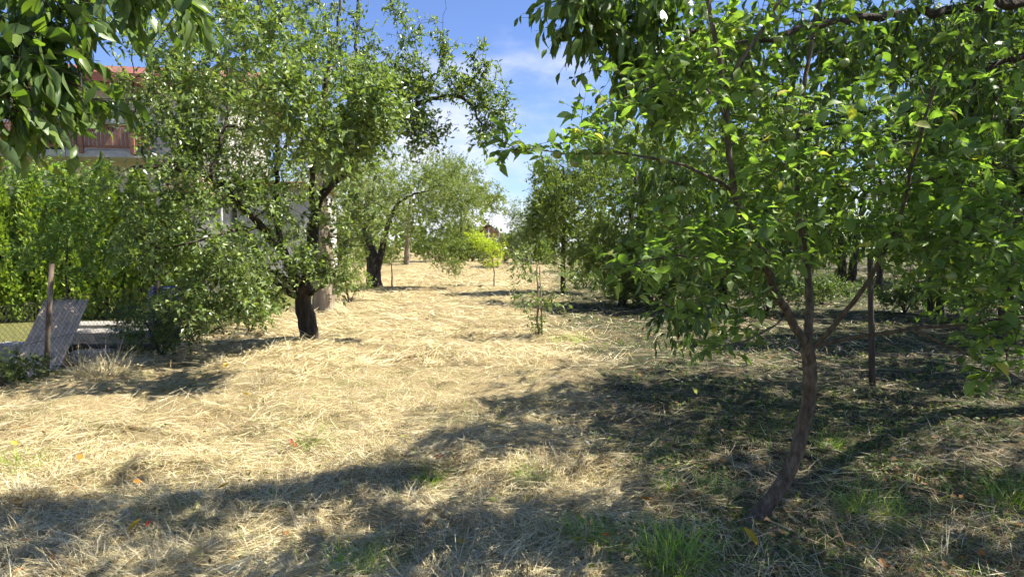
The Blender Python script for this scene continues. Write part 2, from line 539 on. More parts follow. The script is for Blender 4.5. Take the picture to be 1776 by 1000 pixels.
def cover_straw():
    x, y = ground_samples(110000, y0=470)
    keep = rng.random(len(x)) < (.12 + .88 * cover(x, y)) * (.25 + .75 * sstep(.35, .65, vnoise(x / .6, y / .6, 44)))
    x, y = x[keep], y[keep]; k = len(x)
    far = np.clip(y / 6.0, 1, 4)
    v, f = strips(np.stack([x, y, gh(x, y) + rng.uniform(0, .03, k)], -1), rng.uniform(0, 6.3, k), rng.normal(.05, .2, k),
                  rng.uniform(.05, .26, k), rng.uniform(.002, .005, k) * far, rng.normal(0, .25, k))
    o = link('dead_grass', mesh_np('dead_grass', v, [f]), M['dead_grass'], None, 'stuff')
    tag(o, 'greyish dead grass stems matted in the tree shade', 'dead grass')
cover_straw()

def leaf_quads(c, a, nrm, L_, wr, fold=.14):
    """two-triangle folded leaves: c base, a axis, nrm normal, L_ length, wr width ratio"""
    s = np.cross(a, nrm)
    s /= np.linalg.norm(s, axis=1)[:, None] + 1e-9
    L_ = L_[:, None]
    mid = c + a * L_ * .46
    w = s * L_ * wr / 2
    up = nrm * L_ * wr * fold
    tip = c + a * L_ - nrm * L_ * .06
    v = np.stack([c, mid - w + up, tip, mid + w + up], 1).reshape(-1, 3)
    o = (np.arange(len(c)) * 4)[:, None]
    f = np.concatenate([o + np.array([[0, 2, 1]]), o + np.array([[0, 3, 2]])], 0)
    return v, f

def unit(v):
    return v / (np.linalg.norm(v, axis=-1, keepdims=True) + 1e-9)

def ground_leaves(n, y0, wfun, size, mat, name, label, tilt=.5, wr=(.6, .95), zr=(.005, .045)):
    x, y = ground_samples(n, y0=y0)
    keep = rng.random(len(x)) < wfun(x, y)
    x, y = x[keep], y[keep]; k = len(x)
    far = np.clip(y / 7.0, 1, 3)
    a = unit(np.stack([rng.normal(size=k), rng.normal(size=k), rng.normal(.1, tilt, k)], -1))
    nr = unit(np.stack([rng.normal(0, tilt, k), rng.normal(0, tilt, k), np.ones(k)], -1))
    v, f = leaf_quads(np.stack([x, y, gh(x, y) + rng.uniform(*zr, k)], -1), a, nr, rng.uniform(*size, k) * far, rng.uniform(*wr, k)[:, None])
    o = link(name, mesh_np(name, v, [f]), mat, None, 'stuff')
    tag(o, label, 'ground cover')
    return o

ground_leaves(70000, 465, lambda x, y: cover(x, y) * sstep(.34, .62, vnoise(x / .7 + 4, y / .7, 51)) * .95 + .015, (.018, .048), M['weed_leaf'],
              'ground_cover', 'low green creeping leaves carpeting the shaded ground')
ground_leaves(16000, 520, lambda x, y: .10 + .35 * cover(x, y), (.02, .055), M['litter'], 'leaf_litter', 'small brown dead leaves scattered over the ground', .35, (.4, .8), (.02, .06))

def grass_field():
    x, y = ground_samples(60000, y0=470)
    wgt = .10 + .30 * sstep(.5, .75, vnoise(x / .8, y / .8, 61)) + .35 * cover(x, y) * sstep(.45, .7, vnoise(x / .5, y / .5, 62))
    keep = rng.random(len(x)) < wgt
    x, y = x[keep], y[keep]; k = len(x)
    far = np.clip(y / 6.0, 1, 4)
    v, f = strips(np.stack([x, y, gh(x, y)], -1), rng.uniform(0, 6.3, k), rng.uniform(.5, 1.35, k), rng.uniform(.04, .13, k), rng.uniform(.002, .0042, k) * far, rng.normal(0, .5, k))
    o = link('grass', mesh_np('grass', v, [f]), M['grass'], None, 'stuff')
    tag(o, 'thin new green grass coming up through the hay', 'grass')
grass_field()

def grass_tuft(px, py, n, h, r, label, mat='grass', lean=.55):
    c = G(px, py)
    a = rng.uniform(0, 6.3, n); q = np.sqrt(rng.random(n)) * r
    x, y = c[0] + np.cos(a) * q, c[1] + np.sin(a) * q
    ang = a + rng.normal(0, .7, n)
    v, f = strips(np.stack([x, y, gh(x, y) - .005], -1) - c, ang, rng.uniform(1.5 - lean * 2.1, 1.5, n), rng.uniform(.5, 1.2, n) * h * 1.15,
                  rng.uniform(.0025, .0065, n), rng.normal(0, .6, n), 3)
    o = link('grass_tuft', mesh_np('grass_tuft', v, [f], True), M[mat])
    o.location = c
    tag(o, label, 'grass tuft', 'grass tufts standing in the hay')
    return o

for a in [
    (1172, 985, 340, .26, .13, 'tall dense green grass tuft at the bottom edge, left of the crooked apple trunk'),
    (1022, 930, 170, .16, .11, 'medium green grass tuft near the bottom centre, beside pale dry stems'),
    (745, 842, 130, .14, .09, 'small sunlit grass tuft on the hay at the shade edge'),
    (1512, 892, 230, .17, .16, 'wide bright green grass tuft to the right of the crooked apple trunk'),
    (1245, 850, 150, .12, .14, 'low loose grass tuft just behind the crooked apple trunk base'),
    (1157, 845, 90, .12, .07, 'little grass tuft with pale leaves in a spot of sun'),
    (925, 830, 130, .13, .12, 'dark shaded grass tuft in front of the arching dry stems'),
    (612, 995, 170, .17, .12, 'bright grass tuft cut by the bottom edge, left of centre'),
    (690, 970, 110, .15, .10, 'thin dark grass tuft at the bottom edge beside the bright one'),
    (1008, 590, 110, .26, .12, 'bright grass tuft beside the staked young tree'),
    (968, 594, 70, .18, .12, 'low yellowish grass tuft between staked young tree and brighter tuft'),
    (45, 800, 120, .20, .16, 'sparse grass tuft in the hay at the left edge'),
    (1440, 775, 80, .13, .09, 'small pale grass tuft in shade right of the apple trunk'),
    (548, 765, 60, .13, .12, 'sparse yellowing grass blades in the middle of the sunny hay'),
    (1760, 870, 160, .16, .16, 'green grass tuft at the right edge of the shade'),
]:
    grass_tuft(*a)
grass_tuft(175, 655, 420, .42, .28, 'big dry straw coloured grass clump at the foot of the wire fence', 'straw', .8)
grass_tuft(455, 668, 110, .22, .14, 'dark dry grass clump in front of the short plum trunk', 'dead_grass', .8)

# ------------------------------------------------------------------ trees
def leaf_mesh(name, mat, wr=.55, rows=4, droop=.25, fold=.16, serr=.0):
    """one shaped leaf, one unit long along +Y, normal +Z"""
    v, f = [], []
    prof = {3: (0, .85, .80, 0), 4: (0, .78, 1.0, .62, 0), 5: (0, .62, .98, .92, .5, 0)}[rows]
    for k in range(rows + 1):
        u = k / rows
        y = u * (1 - .08 * u); z = -droop * u * u
        v.append((0, y, z))
        h = wr / 2 * prof[k]
        v += [(-h, y, z + h * fold * 2 + .01 * ((-1) ** k)), (h, y, z + h * fold * 2 - .01 * ((-1) ** k))]
    for k in range(rows):
        a, b_ = 3 * k, 3 * (k + 1)
        if k == 0:
            f += [(a, b_, b_ + 1), (a, b_ + 2, b_)]
        elif k == rows - 1:
            f += [(a, b_, a + 1), (a, a + 2, b_)]
        else:
            f += [(a, b_, b_ + 1), (a, b_ + 1, a + 1), (a, a + 2, b_ + 2), (a, b_ + 2, b_)]
    used = sorted({i_ for q in f for i_ in q})
    re = {o_: n_ for n_, o_ in enumerate(used)}
    v = np.array([v[i_] for i_ in used]); f = np.array([[re[i_] for i_ in q] for q in f])
    me = mesh_np(name, v, [f], True)
    me.materials.append(mat)
    return me, v, f

class Skeleton:
    def __init__(s, cap=60000):
        s.p = np.zeros((cap, 3)); s.par = np.full(cap, -1); s.rmin = np.zeros(cap); s.d = np.zeros((cap, 3)); s.n = 0; s.main = np.zeros(cap, bool)
    def node(s, p, par, r=0.0, main=False):
        i_ = s.n; s.n += 1
        s.p[i_] = p; s.par[i_] = par; s.rmin[i_] = r; s.main[i_] = main
        s.d[i_] = unit(p - s.p[par]) if par >= 0 else (0, 0, 1)
        return i_
    def limb(s, pts, r0, r1, step=.12, wob=.012, attach=True):
        pts = np.array(pts, float)
        seg = np.linalg.norm(np.diff(pts, axis=0), axis=1); tot = seg.sum(); cum = np.concatenate([[0], np.cumsum(seg)])
        n = max(3, int(tot / step))
        u = np.linspace(0, tot, n + 1)
        q = np.stack([np.interp(u, cum, pts[:, k]) for k in range(3)], -1)
        for _ in range(3):
            q[1:-1] = (q[:-2] + 2 * q[1:-1] + q[2:]) / 4
        q[1:-1] += rng.normal(0, wob, (n - 1, 3))
        par = -1
        if s.n and attach:
            par = int(np.argmin(np.linalg.norm(s.p[:s.n] - q[0], axis=1)))
        for k in range(n + 1):
            r = r0 + (r1 - r0) * (k / n) ** .8
            par = s.node(q[k], par, r, True)
    def grow(s, T, step=.16, wob=.018, sag=0.0):
        n0 = s.n
        d0 = np.array([np.min(np.linalg.norm(s.p[:n0] - q, axis=1)) for q in T])
        tips = np.zeros(len(T), int)
        for k in np.argsort(d0):
            q = T[k]
            v = q - s.p[:s.n]
            dist = np.linalg.norm(v, axis=1)
            cs = (v * s.d[:s.n]).sum(1) / (dist + 1e-6)
            cost = dist * (1.35 - .35 * cs) + .05 * (s.rmin[:s.n] > .10)
            b_ = int(np.argmin(cost)); D = dist[b_]
            m_ = max(1, int(math.ceil(D / step)))
            p0 = s.p[b_].copy(); t0 = unit(s.d[b_] * .7 + unit(v[b_]) * 1.0) * D
            t1 = unit(v[b_] + np.array((0, 0, .3 * D - sag * D))) * D
            par = b_
            for j in range(1, m_ + 1):
                u = j / m_
                h = (2 * u ** 3 - 3 * u * u + 1) * p0 + (u ** 3 - 2 * u * u + u) * t0 + (-2 * u ** 3 + 3 * u * u) * q + (u ** 3 - u * u) * t1
                if j < m_:
                    h = h + rng.normal(0, wob, 3)
                par = s.node(h, par)
            tips[k] = par
        return tips
    def radii(s, tip=.0022, ex=.42):
        n = s.n
        cnt = np.zeros(n); ch = np.zeros(n, int)
        for i_ in range(n - 1, -1, -1):
            if cnt[i_] == 0:
                cnt[i_] = 1
            if s.par[i_] >= 0:
                cnt[s.par[i_]] += cnt[i_]
        r = tip * cnt ** ex
        r = np.where(s.main[:n], s.rmin[:n], np.minimum(r, .05))
        for i_ in range(n):                              # a twig is never thicker than what bears it
            if s.par[i_] >= 0 and not s.main[i_]:
                r[i_] = min(r[i_], r[s.par[i_]] * .9)
        return r
    def tubes(s, r, sel):
        """frustum per edge for the nodes selected"""
        V, Fq, off = [], [], 0
        n = s.n
        # the main child of a node continues its ring
        best = {}
        for i_ in range(n):
            p_ = s.par[i_]
            if p_ >= 0 and (p_ not in best or r[i_] > r[best[p_]]):
                best[p_] = i_
        idx = np.array([i_ for i_ in range(n) if s.par[i_] >= 0 and sel[i_]], int)
        if not len(idx):
            return np.zeros((0, 3)), np.zeros((0, 4), int)
        d = s.d[:n].copy()
        for i_ in range(n):
            if i_ in best:
                d[i_] = unit(d[i_] + s.d[best[i_]])
        ismain = np.array([best.get(s.par[i_]) == i_ for i_ in idx])
        for lo, hi, sides in ((.035, 9, 12), (.012, .035, 7), (.005, .012, 5), (0, .005, 3)):
            e = idx[(r[idx] >= lo) & (r[idx] < hi)]
            em = ismain[(r[idx] >= lo) & (r[idx] < hi)]
            if not len(e):
                continue
            p_ = s.par[e]
            r0 = np.where(em, r[p_], np.minimum(r[e] * 1.15, r[p_])); r1 = r[e]
            d0 = np.where(em[:, None], d[p_], s.d[e]); d1 = d[e]
            rings = []
            a = np.arange(sides) / sides * 2 * np.pi
            for pos, dd, rr, nid in ((s.p[p_], d0, r0, p_), (s.p[e], d1, r1, e)):
                ref = np.array((.12, -.9, -.4)); u = unit(ref - dd * (dd @ ref)[:, None]); w = np.cross(dd, u)
                rad = rr[:, None] * np.ones(sides)
                if sides == 12:                            # fluted, uneven trunk
                    rad = rad * (1 + .10 * np.sin(a * 3 + nid[:, None] * .23) + .06 * np.sin(a * 5 - nid[:, None] * .5) + .05 * (hashn(nid[:, None] * np.ones(sides), np.arange(sides) * np.ones((len(nid), 1)), 3) - .5))
                rings.append(pos[:, None] + (u[:, None] * np.cos(a)[None, :, None] + w[:, None] * np.sin(a)[None, :, None]) * rad[..., None])
            v = np.concatenate(rings, 1)
            k = np.arange(sides); k2 = (k + 1) % sides
            f = np.stack([k, k2, k2 + sides, k + sides], -1)
            f = (np.arange(len(e)) * 2 * sides)[:, None, None] + f[None]
            V.append(v.reshape(-1, 3)); Fq.append(f.reshape(-1, 4) + off); off += len(e) * 2 * sides
        return np.concatenate(V), np.concatenate(Fq)

SUNNY = np.array([(-300, 700), (0, 700), (600, 560), (1000, 600), (880, 650), (800, 690), (660, 735), (765, 800), (775, 880), (600, 890), (450, 765), (250, 800), (0, 880), (-300, 950)], float)
def off_sunny(T):
    """keep only foliage whose shadow misses the open sunny strip of the field"""
    sd = np.array(sun_dir); g_ = T - sd * (T[:, 2:3] / sd[2])
    px, py, dep = project(g_)
    ins = np.zeros(len(T), bool); n = len(SUNNY)
    for k in range(n):
        (x1, y1), (x2, y2) = SUNNY[k], SUNNY[(k + 1) % n]
        c = ((y1 > py) != (y2 > py)) & (px < (x2 - x1) * (py - y1) / (y2 - y1 + 1e-9) + x1)
        ins ^= c
    return T[~(ins & (g_[:, 1] > 1.5) & (T[:, 2] > 3.7))]

def blobs(lst, mult=1.0):
    """(px, py, depth, rx px, ry px, rz m, n) -> points in ellipsoids standing at that depth, denser to the rim"""
    out = []
    for px, py, D, rx, ry, rz, n in lst:
        n = max(2, int(n * mult))
        c = P(px, py, D)
        d = unit(rng.normal(size=(n, 3))) * (rng.random((n, 1)) ** (1 / 2.2))
        k = D / FPX
        out.append(c + d * np.array((rx * k, rz, ry * k)))
    return np.concatenate(out)

def sprays(tips, dirs, per, twig, lpt, leaf, droop, spread, updown=.15, flat=0.0):
    """short leafy twigs at each tip -> twig segments and leaf frames"""
    n = len(tips) * per
    b_ = np.repeat(tips, per, 0)
    d = unit(np.repeat(dirs, per, 0) * .7 + rng.normal(size=(n, 3)) * .75 + np.array((0, 0, updown)))
    ln = rng.uniform(.35, 1.35, n) * twig
    e = b_ + d * ln[:, None]
    e[:, 2] -= droop * ln * .35
    k = n * lpt
    u = np.tile((np.arange(lpt) + .6) / lpt, n) + rng.uniform(-.08, .08, k)
    B, E = np.repeat(b_, lpt, 0), np.repeat(e, lpt, 0)
    c = B + (E - B) * u[:, None]
    dd = unit(E - B)
    a = dd * .55 + rng.normal(size=(k, 3)) * spread
    a[:, 2] *= 1 - flat
    a = unit(a + np.array((0, 0, -droop)))
    nr = np.array((0, 0, 1.0)) + rng.normal(size=(k, 3)) * (.55 - .25 * flat)
    nr = unit(nr - a * (nr * a).sum(1)[:, None])
    if flat:
        c = E + (B - E) * ((1 - u) ** 1.6)[:, None]
    L_ = np.where(rng.random(k) < .2, rng.uniform(.35, .6, k), rng.uniform(.62, 1.18, k)) * leaf
    return (b_, e), c, a, nr, L_

def twig_mesh(b_, e, r):
    d = unit(e - b_); ref = np.array((.3, -.8, .4)); u = unit(ref - d * (d @ ref)[:, None]); w = np.cross(d, u)
    a = np.arange(3) / 3 * 2 * np.pi
    ring = u[:, None] * np.cos(a)[None, :, None] + w[:, None] * np.sin(a)[None, :, None]
    v = np.concatenate([b_[:, None] + ring * r, e[:, None] + ring * r * .45], 1).reshape(-1, 3)
    k = np.arange(3); k2 = (k + 1) % 3
    f = np.stack([k, k2, k2 + 3, k + 3], -1)
    return v, ((np.arange(len(b_)) * 6)[:, None, None] + f[None]).reshape(-1, 4)

def make_tree(name, label, cat, limbs, T, bark, leafmat, leaf=.06, wr=.5, per=4, twig=.2, lpt=7, droop=.25, spread=.8,
              tip=.0022, step=.16, shaped=None, singles=0, group=None, updown=.15, sag=0.0, trunk_r=.03, skip_twigs=False, twr=.0016, flat=0.0, flare=0.0):
    sk = Skeleton()
    for li in limbs:
        sk.limb(*li[:3], **(li[3] if len(li) > 3 else {}))
    base = sk.p[0].copy()
    sk.p[:sk.n] -= base
    T = T - base
    tips = sk.grow(T, step, sag=sag)
    r = sk.radii(tip)
    if flare:
        hh = np.clip(sk.p[:sk.n, 2], 0, 9)
        r = r * (1 + flare * np.exp(-hh / .07) * sk.main[:sk.n])
    root = empty(name, base, label, cat, group)
    thick = sk.main[:sk.n].copy()
    v, f = sk.tubes(r, thick)
    link('trunk', mesh_np('trunk', v, [f], True), bark, root)
    v, f = sk.tubes(r, ~thick)
    (tb, te), c, a, nr, L_ = sprays(sk.p[tips], sk.d[tips], per, twig, lpt, leaf, droop, spread, updown, flat)
    if not skip_twigs:
        tv, tf = twig_mesh(tb, te, twr)
        tf = tf + len(v)
        v, f = np.concatenate([v, tv]), np.concatenate([f, tf])
    if len(v):
        link('branches', mesh_np('branches', v, [f], True), bark, root, 'stuff')
    if shaped is None:
        v, f = leaf_quads(c, a, nr, L_, np.full((len(c), 1), wr) * rng.uniform(.8, 1.2, (len(c), 1)))
        link('crown', mesh_np('crown', v, [f]), leafmat, root, 'stuff')
    else:
        me, lv, lf = shaped
        x = np.cross(a, nr)
        order = np.arange(len(c))
        if singles:
            px, py, dep = project(c + base)
            vis = (px > 0) & (px < 1776) & (py > 0) & (py < 1000)
            order = np.argsort(np.where(vis, dep / L_, 1e6))
        one, rest = order[:singles], order[singles:]
        px, py, dep = project(c + base)
        plain = (dep > 5.6) | (px < -150) | (px > 1930) | (py < -120)
        far_, rest = rest[plain[rest]], rest[~plain[rest]]
        if len(far_):
            v, f = leaf_quads(c[far_], a[far_], nr[far_], L_[far_], np.full((len(far_), 1), wr) * rng.uniform(.75, 1.2, (len(far_), 1)))
            link('crown', mesh_np('crown', v, [f]), leafmat, root, 'stuff')
        R = np.stack([x, a, nr], -1)
        vv = c[rest][:, None] + np.einsum('nij,nkj->nki', R[rest], lv[None] * np.stack([rng.uniform(.7, 1.15, len(rest)), np.ones(len(rest)), rng.uniform(.2, 1.9, len(rest))], -1)[:, None, :]) * L_[rest][:, None, None]
        ff = (np.arange(len(rest)) * len(lv))[:, None, None] + lf[None]
        link('crown', mesh_np('crown', vv.reshape(-1, 3), [ff.reshape(-1, 3)], True), leafmat, root, 'stuff')
        for i_ in one:
            o = bpy.data.objects.new('leaf', me)
            COL.objects.link(o)
            o.parent = root
            mt = Matrix(R[i_].tolist()).to_4x4() @ Matrix.Diagonal((float(L_[i_]) * random.uniform(.7, 1.15), float(L_[i_]), float(L_[i_]) * random.uniform(.2, 1.9), 1))
            mt.translation = Vector(c[i_].tolist())
            o.matrix_local = mt
    return root, sk, base

def PP(*pts):
    return [P(*p) for p in pts]

# --- the crooked young apple tree close by on the right
apple_leaf = leaf_mesh('apple_leaf', M['apple_leaf'], .50, 4, .24, .18)
ab = P(1303, 915, 3.8); ab[2] = float(gh(ab[0], ab[1]))
A_T = blobs([(1290, 425, 3.45, 90, 70, .45, 60), (1180, 425, 3.4, 75, 60, .4, 30), (1090, 470, 3.2, 50, 35, .3, 16), (1210, 520, 3.6, 55, 45, .4, 14),
             (1290, 260, 3.6, 120, 120, .55, 75), (1170, 165, 3.5, 90, 60, .4, 40), (1065, 165, 3.4, 40, 40, .2, 11), (1040, 205, 3.3, 26, 20, .15, 6),
             (1010, 215, 3.12, 24, 22, .08, 6), (930, 258, 3.1, 60, 12, .1, 9), (868, 255, 3.08, 24, 14, .08, 7), (1070, 255, 3.15, 60, 16, .15, 8),
             (1270, 60, 3.6, 120, 80, .6, 45), (1420, 140, 3.9, 140, 140, .6, 45), (1440, 320, 3.8, 130, 100, .6, 75), (1600, 260, 3.4, 140, 120, .6, 55),
             (1550, 420, 3.45, 80, 60, .45, 32), (1670, 440, 3.2, 100, 70, .5, 45), (1715, 565, 3.2, 75, 45, .35, 26), (1750, 640, 3.08, 45, 35, .25, 13),
             (1690, 330, 3.2, 110, 90, .5, 48), (1235, 602, 3.4, 42, 10, .08, 5), (1310, 555, 3.6, 45, 40, .25, 12), (1600, 110, 3.5, 150, 70, .6, 18),
             (1420, -90, 3.9, 220, 80, .8, 40), (1800, 300, 3.2, 90, 200, .6, 40)], .74)
apple_limbs = [
    ([ab - np.array((0, 0, .06)), *PP((1309, 898, 3.8), (1347, 856, 3.8), (1372, 814, 3.8), (1384, 772, 3.79), (1395, 730, 3.78), (1403, 688, 3.76), (1406, 646, 3.75), (1402, 612, 3.74), (1397, 592, 3.74))], .045, .036, dict(step=.04, wob=.002)),
    (PP((1396, 592, 3.74), (1366, 545, 3.7), (1330, 470, 3.6), (1294, 400, 3.55), (1270, 345, 3.5), (1266, 270, 3.5), (1258, 160, 3.5), (1240, 70, 3.5), (1222, -30, 3.5), (1205, -160, 3.6)), .026, .009, dict(wob=.006)),
    (PP((1402, 602, 3.74), (1406, 540, 3.8), (1404, 486, 3.85), (1392, 427, 3.95), (1385, 340, 4.0), (1378, 240, 4.1), (1400, 120, 4.2), (1420, 0, 4.2), (1440, -140, 4.2)), .026, .008, dict(wob=.006)),
    (PP((1408, 606, 3.74), (1450, 560, 3.65), (1489, 517, 3.55), (1532, 459, 3.5), (1556, 390, 3.45), (1575, 320, 3.4), (1600, 220, 3.3), (1640, 110, 3.25)), .016, .006, dict(wob=.006)),
    (PP((1412, 600, 3.73), (1450, 586, 3.7), (1500, 582, 3.6), (1571, 580, 3.5), (1614, 560, 3.4), (1700, 556, 3.3), (1800, 556, 3.2), (1900, 530, 3.1)), .0135, .006, dict(wob=.006)),
    (PP((1590, 574, 3.45), (1650, 600, 3.3), (1696, 615, 3.2), (1776, 661, 3.05), (1850, 700, 3.0)), .010, .004, dict(wob=.006)),
    (PP((1268, 330, 3.5), (1210, 290, 3.35), (1170, 277, 3.25), (1130, 268, 3.2), (1060, 263, 3.15), (1000, 265, 3.1), (940, 268, 3.1), (890, 255, 3.08)), .011, .003, dict(wob=.004)),
    (PP((1330, 470, 3.6), (1270, 458, 3.5), (1200, 440, 3.35), (1130, 446, 3.25), (1080, 462, 3.15)), .010, .003, dict(wob=.004)),
    (PP((1262, 220, 3.5), (1253, 146, 3.48), (1201, 131, 3.45), (1144, 138, 3.42), (1099, 157, 3.4), (1045, 189, 3.35)), .008, .003, dict(wob=.004)),
    (PP((1262, 150, 3.5), (1275, 110, 3.5), (1305, 70, 3.5), (1352, 6, 3.5), (1410, -90, 3.55)), .014, .006, dict(wob=.004)),
    (PP((1366, 545, 3.7), (1330, 575, 3.6), (1295, 598, 3.5), (1240, 603, 3.4), (1195, 600, 3.35)), .008, .003, dict(wob=.004)),
    (PP((1575, 320, 3.4), (1640, 300, 3.3), (1720, 290, 3.2), (1800, 290, 3.1)), .008, .004, dict(wob=.004)),
]
apple, a_sk, a_base = make_tree('apple_tree', 'young apple tree with smooth crooked trunk and green apples, closest on the right', 'tree', apple_limbs, A_T,
                                M['bark_apple'], M['apple_leaf'], leaf=.088, per=2, twig=.15, lpt=5, droop=.10, spread=.85, tip=.0018, step=.09, flat=.55, flare=.45,
                                shaped=apple_leaf, singles=300, twr=.0018)

# apples
def lathe(prof, seg=12):
    v, f = [], []
    for r_, z_ in prof:
        v += [(r_ * math.cos(2 * math.pi * k / seg), r_ * math.sin(2 * math.pi * k / seg), z_) for k in range(seg)]
    for l in range(len(prof) - 1):
        for k in range(seg):
            k2 = (k + 1) % seg
            f.append((l * seg + k, l * seg + k2, l * seg + seg + k2, l * seg + seg + k))
    f.append(tuple(range(seg - 1, -1, -1))); f.append(tuple((len(prof) - 1) * seg + k for k in range(seg)))
    return v, f

M['apple'] = surf_mat('green_apple', (.16, .215, .055), (.22, .27, .075), 30, .38, (1, 1, 1), .03, spec=.5)
av, af = lathe([(.003, -.72), (.30, -.80), (.62, -.66), (.88, -.30), (.98, .10), (.92, .48), (.70, .76), (.42, .86), (.18, .80), (.04, .66)])
apple_me = MB().add(av, af).mesh('apple', True)
apple_me.materials.append(M['apple'])
spots = [(966, 268, 3.05), (1052, 262, 3.1), (997, 283, 3.05), (1018, 272, 3.06), (1152, 277, 3.2), (1092, 150, 3.3), (1236, 92, 3.35), (1316, 163, 3.4), (1310, 150, 3.42),
         (1366, 228, 3.5), (1181, 500, 3.3), (1180, 330, 3.2), (1350, 70, 3.5), (1345, 35, 3.5), (1368, 190, 3.5), (1372, 237, 3.45), (1316, 160, 3.4), (1733, 253, 3.0), (1510, 285, 3.3),
         (1465, 110, 3.4), (1305, 205, 3.4), (1415, 280, 3.5), (1560, 380, 3.2), (1650, 480, 3.0), (1700, 500, 3.0)]
for q in spots:
    o = link('apple', apple_me, None, apple)
    o.location = P(*q) - a_base
    s_ = random.uniform(.021, .026)
    o.scale = (s_, s_, s_ * .95)
    o.rotation_euler = (random.uniform(-.5, .5), random.uniform(-.5, .5), random.uniform(0, 6))

# --- big cherry over the right half: the trunk stands just outside the frame
cherry_leaf = leaf_mesh('cherry_leaf', M['cherry_leaf'], .40, 4, .30, .16)
cb = np.array((6.0, 6.4, float(gh(6.0, 6.4))))
cherry_limbs = [
    ([cb - np.array((0, 0, .1)), cb + np.array((0, 0, .8)), cb + np.array((-.1, -.1, 1.8)), cb + np.array((-.15, -.2, 2.8))], .19, .14, dict(step=.15)),
    ([cb + np.array((-.15, -.2, 2.7)), *PP((1800, 0, 5.8), (1700, 14, 5.6), (1600, 18, 5.4), (1510, 32, 5.2), (1420, 40, 5.0), (1310, 82, 4.8), (1208, 58, 4.5), (1138, 28, 4.35), (1050, 34, 4.3), (975, 26, 4.3))], .062, .010),
    ([cb + np.array((-.15, -.2, 2.8)), cb + np.array((-.4, .3, 4.0)), cb + np.array((-1.2, .6, 5.4)), cb + np.array((-2.0, .8, 6.6))], .10, .02),
    ([cb + np.array((-.15, -.2, 2.6)), cb + np.array((-.8, -1.4, 3.8)), cb + np.array((-1.8, -2.9, 4.6)), cb + np.array((-3.4, -4.2, 5.2))], .09, .02),
    ([cb + np.array((-.15, -.2, 2.4)), cb + np.array((-1.2, .9, 3.1)), *PP((1500, 190, 7.6), (1380, 230, 7.4), (1260, 250, 7.2), (1190, 300, 7.0))], .06, .012),
    ([cb + np.array((-.1, -.1, 2.0)), cb + np.array((-.4, .9, 2.5)), cb + np.array((-.6, 2.2, 2.8))], .05, .015),
    (PP((1780, 95, 6.1), (1740, 100, 6.0), (1680, 150, 5.9), (1640, 190, 5.8)), .03, .010),
]
C_T = np.concatenate([blobs([
    (1010, 10, 4.3, 50, 14, .2, 14), (1100, 12, 4.35, 60, 22, .25, 20), (1110, 85, 4.4, 50, 26, .2, 18), (1030, 42, 4.3, 40, 12, .15, 10), (1190, 70, 4.6, 60, 45, .35, 20),
    (1150, 150, 4.7, 45, 40, .3, 14), (1250, 120, 5.3, 80, 70, .5, 26), (1420, 60, 5.6, 160, 60, .6, 45), (1600, 70, 5.8, 150, 60, .6, 40),
    (1170, 300, 7.0, 60, 40, .5, 20), (1130, 350, 6.9, 35, 45, .3, 10), (1240, 330, 7.2, 80, 70, .6, 34), (1190, 430, 6.8, 45, 40, .4, 12), (1190, 530, 6.6, 50, 45, .4, 20),
    (1400, 260, 7.6, 140, 110, .8, 50), (1580, 200, 7.2, 140, 110, .8, 55), (1700, 180, 6.4, 110, 120, .7, 40), (1440, 400, 7.6, 80, 60, .6, 34), (1720, 400, 6.2, 90, 90, .6, 40), (1620, 340, 7.6, 100, 90, .6, 44), (1330, 380, 7.4, 70, 60, .6, 28), (1700, 480, 7.0, 90, 40, .5, 22)]),
    np.array((2.7, 2.5, 5.4)) + unit(rng.normal(size=(170, 3))) * rng.random((170, 1)) ** .5 * np.array((2.3, 2.0, 1.1)),
    np.array((5.6, 6.4, 5.7)) + unit(rng.normal(size=(560, 3))) * rng.random((560, 1)) ** .5 * np.array((3.4, 3.5, 1.6)),
    np.array((4.9, 4.0, 5.0)) + unit(rng.normal(size=(260, 3))) * rng.random((260, 1)) ** .5 * np.array((2.3, 2.2, 1.0)),  # this clump and the next added above the frame to shade the ground
    np.array((6.7, 3.4, 5.0)) + unit(rng.normal(size=(600, 3))) * rng.random((600, 1)) ** .5 * np.array((2.8, 3.0, 1.5)),
])
C_T = np.concatenate([C_T, np.array((1.0, 3.6, 5.2)) + unit(rng.normal(size=(100, 3))) * rng.random((100, 1)) ** .5 * np.array((1.3, .9, .6)),  # unseen overhead foliage, added to cast shade on the lower left hay
                      np.array((.5, 4.2, 5.0)) + unit(rng.normal(size=(110, 3))) * rng.random((110, 1)) ** .5 * np.array((1.4, .6, .4))])
C_T = off_sunny(C_T[(C_T[:, 2] > .5)])
make_tree('cherry_tree', 'big dark cherry tree with long drooping leaves, its thick bough across the upper right', 'tree', cherry_limbs, C_T, M['bark_dark'], M['cherry_leaf'],
          leaf=.125, wr=.42, per=4, twig=.32, lpt=6, droop=.95, spread=.5, tip=.0025, step=.16, shaped=cherry_leaf, singles=300, updown=.05, twr=.0022)

